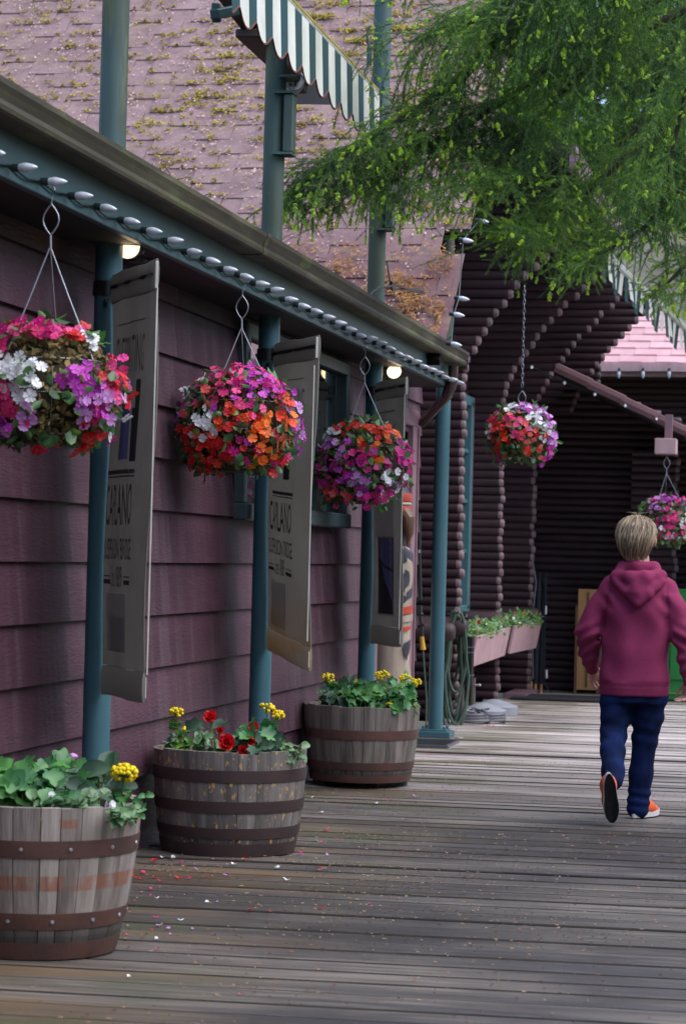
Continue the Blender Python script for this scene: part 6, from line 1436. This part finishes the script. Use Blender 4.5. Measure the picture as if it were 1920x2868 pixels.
def stringer(p, L, d0, tips=True, side=True):
    """a pendulous shoot: chain of needle-clad segments curving down"""
    p = np.array(p, float); d = np.array(d0, float); n = max(1, int(L / .105)); path = [p.copy()]
    for i in range(n):
        g_ = .22 if i < n * .4 else .5
        d = d * .8 + np.array([nrg.normal(0, .12), nrg.normal(0, .12), -g_]); d /= np.linalg.norm(d)
        put(SH[nrg.integers(4)], p, d, nrg.uniform(.85, 1.1), VS); sv = np.cross(d, fw) if abs(d @ fw) < .9 else np.cross(d, [0, 0, 1.0]); sv /= np.linalg.norm(sv) + 1e-9
        if side:
            for sg in (-1, 1):
                if nrg.random() < .25: continue
                sd = d * .55 + sv * sg * nrg.uniform(.5, .95) + np.array([0, 0, -.12]) + nrg.normal(0, .18, 3); sd /= np.linalg.norm(sd); sc = nrg.uniform(.55, 1.05) * (1.15 - .5 * i / n)
                put(SH[nrg.integers(4)], p + d * nrg.uniform(0, .08), sd, sc, VS)
                if tips and nrg.random() < .20: put(TI[nrg.integers(3)], p + sd * .11 * sc, sd + np.array([0, 0, -.3]), nrg.uniform(.7, 1.15), VT)
        p = p + d * .105; path.append(p.copy())
    if tips and nrg.random() < (.85 if proj(p)[0] < 1350 else .4): put(TI[nrg.integers(3)], p, d + np.array([0, 0, -.4]), nrg.uniform(.9, 1.4), VT)
    if len(path) > 1: twigs.tube(path, .0012, 3, cap=False)
def branch(pix, Y0, Y1, r0, r1, nst, lmin, lmax, jit=.16, env=None, brighttop=0.0):
    """limb through photograph columns/rows at depth Y0..Y1 with hanging shoots"""
    P = [np.array(ony(x, y, Y0 + (Y1 - Y0) * k / (len(pix) - 1))) for k, (x, y) in enumerate(pix)]
    nst = int(nst * .85); k = len(P); b = MB(); b.tube([q - TO for q in P], [r0 + (r1 - r0) * i / (k - 1) for i in range(k)], 7); b.build('branch', bark, tree)
    for i in range(nst):
        t = nrg.random() ** .85 * (k - 1); a = min(int(t), k - 2); f = t - a; q = P[a] * (1 - f) + P[a + 1] * f; tn = P[a + 1] - P[a]; tn /= np.linalg.norm(tn)
        out = np.array([nrg.normal(0, 1), nrg.normal(0, 1.0), nrg.uniform(-.1, .3)]); out /= np.linalg.norm(out); ln = abs(nrg.normal(0, jit)); q2 = q + out * ln + np.array([0, 0, -ln * .3])
        if ln > .06: [put(SH[nrg.integers(4)], q + (q2 - q) * w_, (q2 - q) + np.array([0, 0, -.02]), 1.0, VS) for w_ in np.arange(0, 1, .11 / max(ln, .11))]
        px, py = proj(q2); L = nrg.uniform(lmin, lmax)
        if env is not None:
            yl = np.interp(px, env[0], env[1]); room = (yl - py) / 475.0
            if room < .03: continue
            L = min(L, max(.1, room * nrg.uniform(.8, 1.05)))
        stringer(q2, L, tn * .5 + out * .35 + np.array([0, 0, .1]))
        if nrg.random() < brighttop: put(TI[nrg.integers(3)], q + np.array([0, 0, .015]), tn + np.array([0, 0, .5]), 1.3, VT)
EN = ([780, 830, 900, 1000, 1100, 1200, 1300, 1345, 1380, 1430, 1500, 1560, 1600, 1680, 1740, 1790, 1830, 1880, 1960], [600, 640, 690, 670, 655, 680, 690, 660, 560, 640, 800, 840, 870, 800, 740, 720, 760, 800, 850])
EN2 = (EN[0], [600, 640, 690, 670, 655, 680, 690, 660, 600, 660, 840, 870, 860, 810, 760, 770, 830, 860, 900])
branch([(2050, -330), (1700, -150), (1440, 60), (1290, 225), (1130, 330), (990, 420), (880, 500), (800, 572)], 13.6, 12.9, .03, .006, 250, .15, .50, .13, EN, .75)
branch([(2050, -150), (1800, 20), (1600, 130), (1440, 260), (1280, 370), (1120, 430), (1010, 520)], 13.9, 13.4, .035, .006, 260, .2, .8, .22, EN, .25)
branch([(2080, -60), (1850, 60), (1660, 170), (1500, 330), (1400, 440), (1330, 520)], 14.2, 13.2, .03, .006, 190, .2, .7, .22, EN, .2)
branch([(2100, -280), (1850, -180), (1640, -100), (1480, -30), (1380, 20), (1310, 60)], 13.0, 13.4, .03, .006, 240, .3, .9, .2, EN, .5)
branch([(2080, 200), (1900, 330), (1760, 430), (1640, 540), (1540, 620), (1450, 640), (1395, 625)], 13.9, 13.3, .03, .005, 190, .15, .55, .18, EN2, .2)
branch([(2080, -200), (1950, 0), (1870, 150), (1800, 330), (1700, 470), (1640, 560)], 14.6, 14.0, .035, .008, 110, .3, .9, .16, EN2, .05)
branch([(2100, 330), (1960, 470), (1880, 560), (1800, 640), (1700, 700), (1620, 735)], 13.4, 13.0, .025, .005, 110, .12, .42, .12, EN2, .2)
branch([(2120, 560), (1980, 690), (1900, 760), (1860, 800), (1820, 830)], 13.3, 13.0, .02, .004, 45, .12, .35, .10, EN2, .2)
branch([(2100, 0), (1980, 130), (1920, 260), (1880, 420), (1860, 560)], 13.2, 13.0, .025, .006, 80, .3, 1.0, .12, EN2, .05)
branch([(1500, -250), (1330, -160), (1200, -70), (1120, -30), (1060, -12)], 12.6, 12.4, .012, .004, 26, .06, .14, .05, None, .4)
for (nm, arr, m) in (('needles', VS, spr), ('new_tips', VT, tip)):
    V = np.concatenate(arr) - TO; o = inst(nm, np_mesh(nm, V, np.arange(len(V)).reshape(-1, 3), m), tree); o['kind'] = 'stuff'
twigs.v = [(p[0] - TO[0], p[1] - TO[1], p[2] - TO[2]) for p in twigs.v]; o = twigs.build('twigs', bark, tree); o['kind'] = 'stuff'
b = MB(); b.tube([(0, 0, 0), (.03, .02, 3), (0, 0, 6), (.02, 0, 11)], [.26, .22, .18, .10], 14); b.build('trunk', bark, tree)

# ------------------------------------------------------------------ trees beyond the buildings, and unseen ones added around the deck
TLF = [np.array([(-.5, 0, 0), (0, -.28, .05), (.5, 0, 0), (0, .28, .05)])]
def broad(name, label, x, y, h, cr, m, n, z0=.35, lsz=.16, seed=0, group='trees beyond the buildings'):
    g = np.random.default_rng(seed); t = thing(name, label, 'tree', (x, y, -.6), group=group)
    b = MB(); b.tube([(0, 0, 0), (.1, 0, h * .4), (0, .1, h * .75), (0, 0, h * .95)], [h * .022, h * .017, h * .010, .02], 9)
    for k in range(9):
        a = k * 2.4; zz = h * (.35 + .06 * k); b.tube([(0, 0, zz), (cos(a) * cr * .4, sin(a) * cr * .4, zz + h * .05), (cos(a) * cr * .75, sin(a) * cr * .75, zz + h * .06)], [h * .008, h * .005, .01], 5)
    b.build('trunk', bark, t)
    nc = 46; C = np.stack([g.normal(0, .55, nc) * cr, g.normal(0, .55, nc) * cr, h * (z0 + (1 - z0) * g.random(nc) ** .9)], 1); taper = 1.15 - (C[:, 2] / h) ** 1.6 * .75; C[:, :2] *= taper[:, None]
    idx = g.integers(0, nc, n); P_ = C[idx] + g.normal(0, 1, (n, 3)) * np.array([.26, .26, .15]) * cr * g.uniform(.5, 1.2, (n, 1))
    A = g.normal(0, 1, (n, 3)); A /= np.linalg.norm(A, axis=1)[:, None]; Bv = np.cross(A, g.normal(0, 1, (n, 3))); Bv /= np.linalg.norm(Bv, axis=1)[:, None]; s = lsz * g.uniform(.6, 1.3, (n, 1))
    V = np.stack([P_ - A * s * .5, P_ - Bv * s * .28, P_ + A * s * .5, P_ + Bv * s * .28], 1).reshape(-1, 3)
    o = inst('crown', np_mesh('crown', V, np.arange(len(V)).reshape(-1, 4), m), t); o['kind'] = 'stuff'; return t
g1 = leaf_mat('far_tree_leaf', (.16, .34, .06), (.07, .18, .04), rough=.6, tr=.35, scale=.5); g2 = leaf_mat('far_conifer_leaf', (.055, .12, .055), (.025, .06, .03), rough=.6, tr=.2, scale=.5)
for k, (x, y, h, cr, m, lab) in enumerate(((-2.0, 45, 13, 3.0, g1, 'bright green broadleaf tree directly behind the pink roof'), (1.2, 47, 15, 3.2, g1, 'taller bright green tree at the right behind the pink roof'), (-3.6, 40, 17, 3.0, g1, 'tall bright green tree just left of the pink roof'), (-.4, 41, 18, 2.8, g1, 'tallest bright green tree in the gap above the pink roof'), (1.6, 39, 15, 2.6, g1, 'bright green tree at the right edge behind the spruce'), (-6.5, 50, 15, 3.4, g2, 'dark conifer-green tree behind the shingle roof'), (5.0, 44, 12, 3.2, g2, 'dark green tree at the far right of the walk'),
        (9, 34, 10, 3.0, g1, 'broad green tree well to the right of the deck, farther'), (10.5, 22, 9, 3.2, g2, 'dark green tree well to the right of the deck, middle'))):
    broad('background_tree', lab, x, y, h, cr, m, (14000 if k in (2, 3, 4) else 8000) if k < 7 else 4500, seed=k + 3, lsz=.28)

for k in range(11):  # unseen trees, added to block low sky from the right and behind
    broad('background_tree', ['rounded tree standing right of the deck, opposite the camera', 'rounded tree right of the deck, opposite the pale barrel', 'rounded tree right of the deck, opposite the dark barrel', 'rounded tree right of the deck, opposite the raised barrel', 'rounded tree right of the deck, opposite the flower boxes', 'tree behind the camera on the left', 'tree behind the camera in the middle', 'tree behind the camera on the right', 'second-row tree right of the deck, beyond the first barrel', 'second-row tree right of the deck, beyond the second barrel', 'second-row tree right of the deck, near the camera'][k],
          (6.2, 6.6, 6.1, 6.8, 7.2, -4.0, 0.5, 5.0, 7.6, 7.4, 7.4)[k], (0, 5, 10, 15.5, 21, -7, -8, -6, 7.4, 12.6, 2.4)[k], (5.2, 5.6, 5.0, 4.4, 3.4, 6, 6.5, 6, 5.6, 5.2, 5.6)[k], 2.4, g2 if k % 2 else g1, 2600, z0=.12, lsz=.42, seed=40 + k, group='trees around the deck')
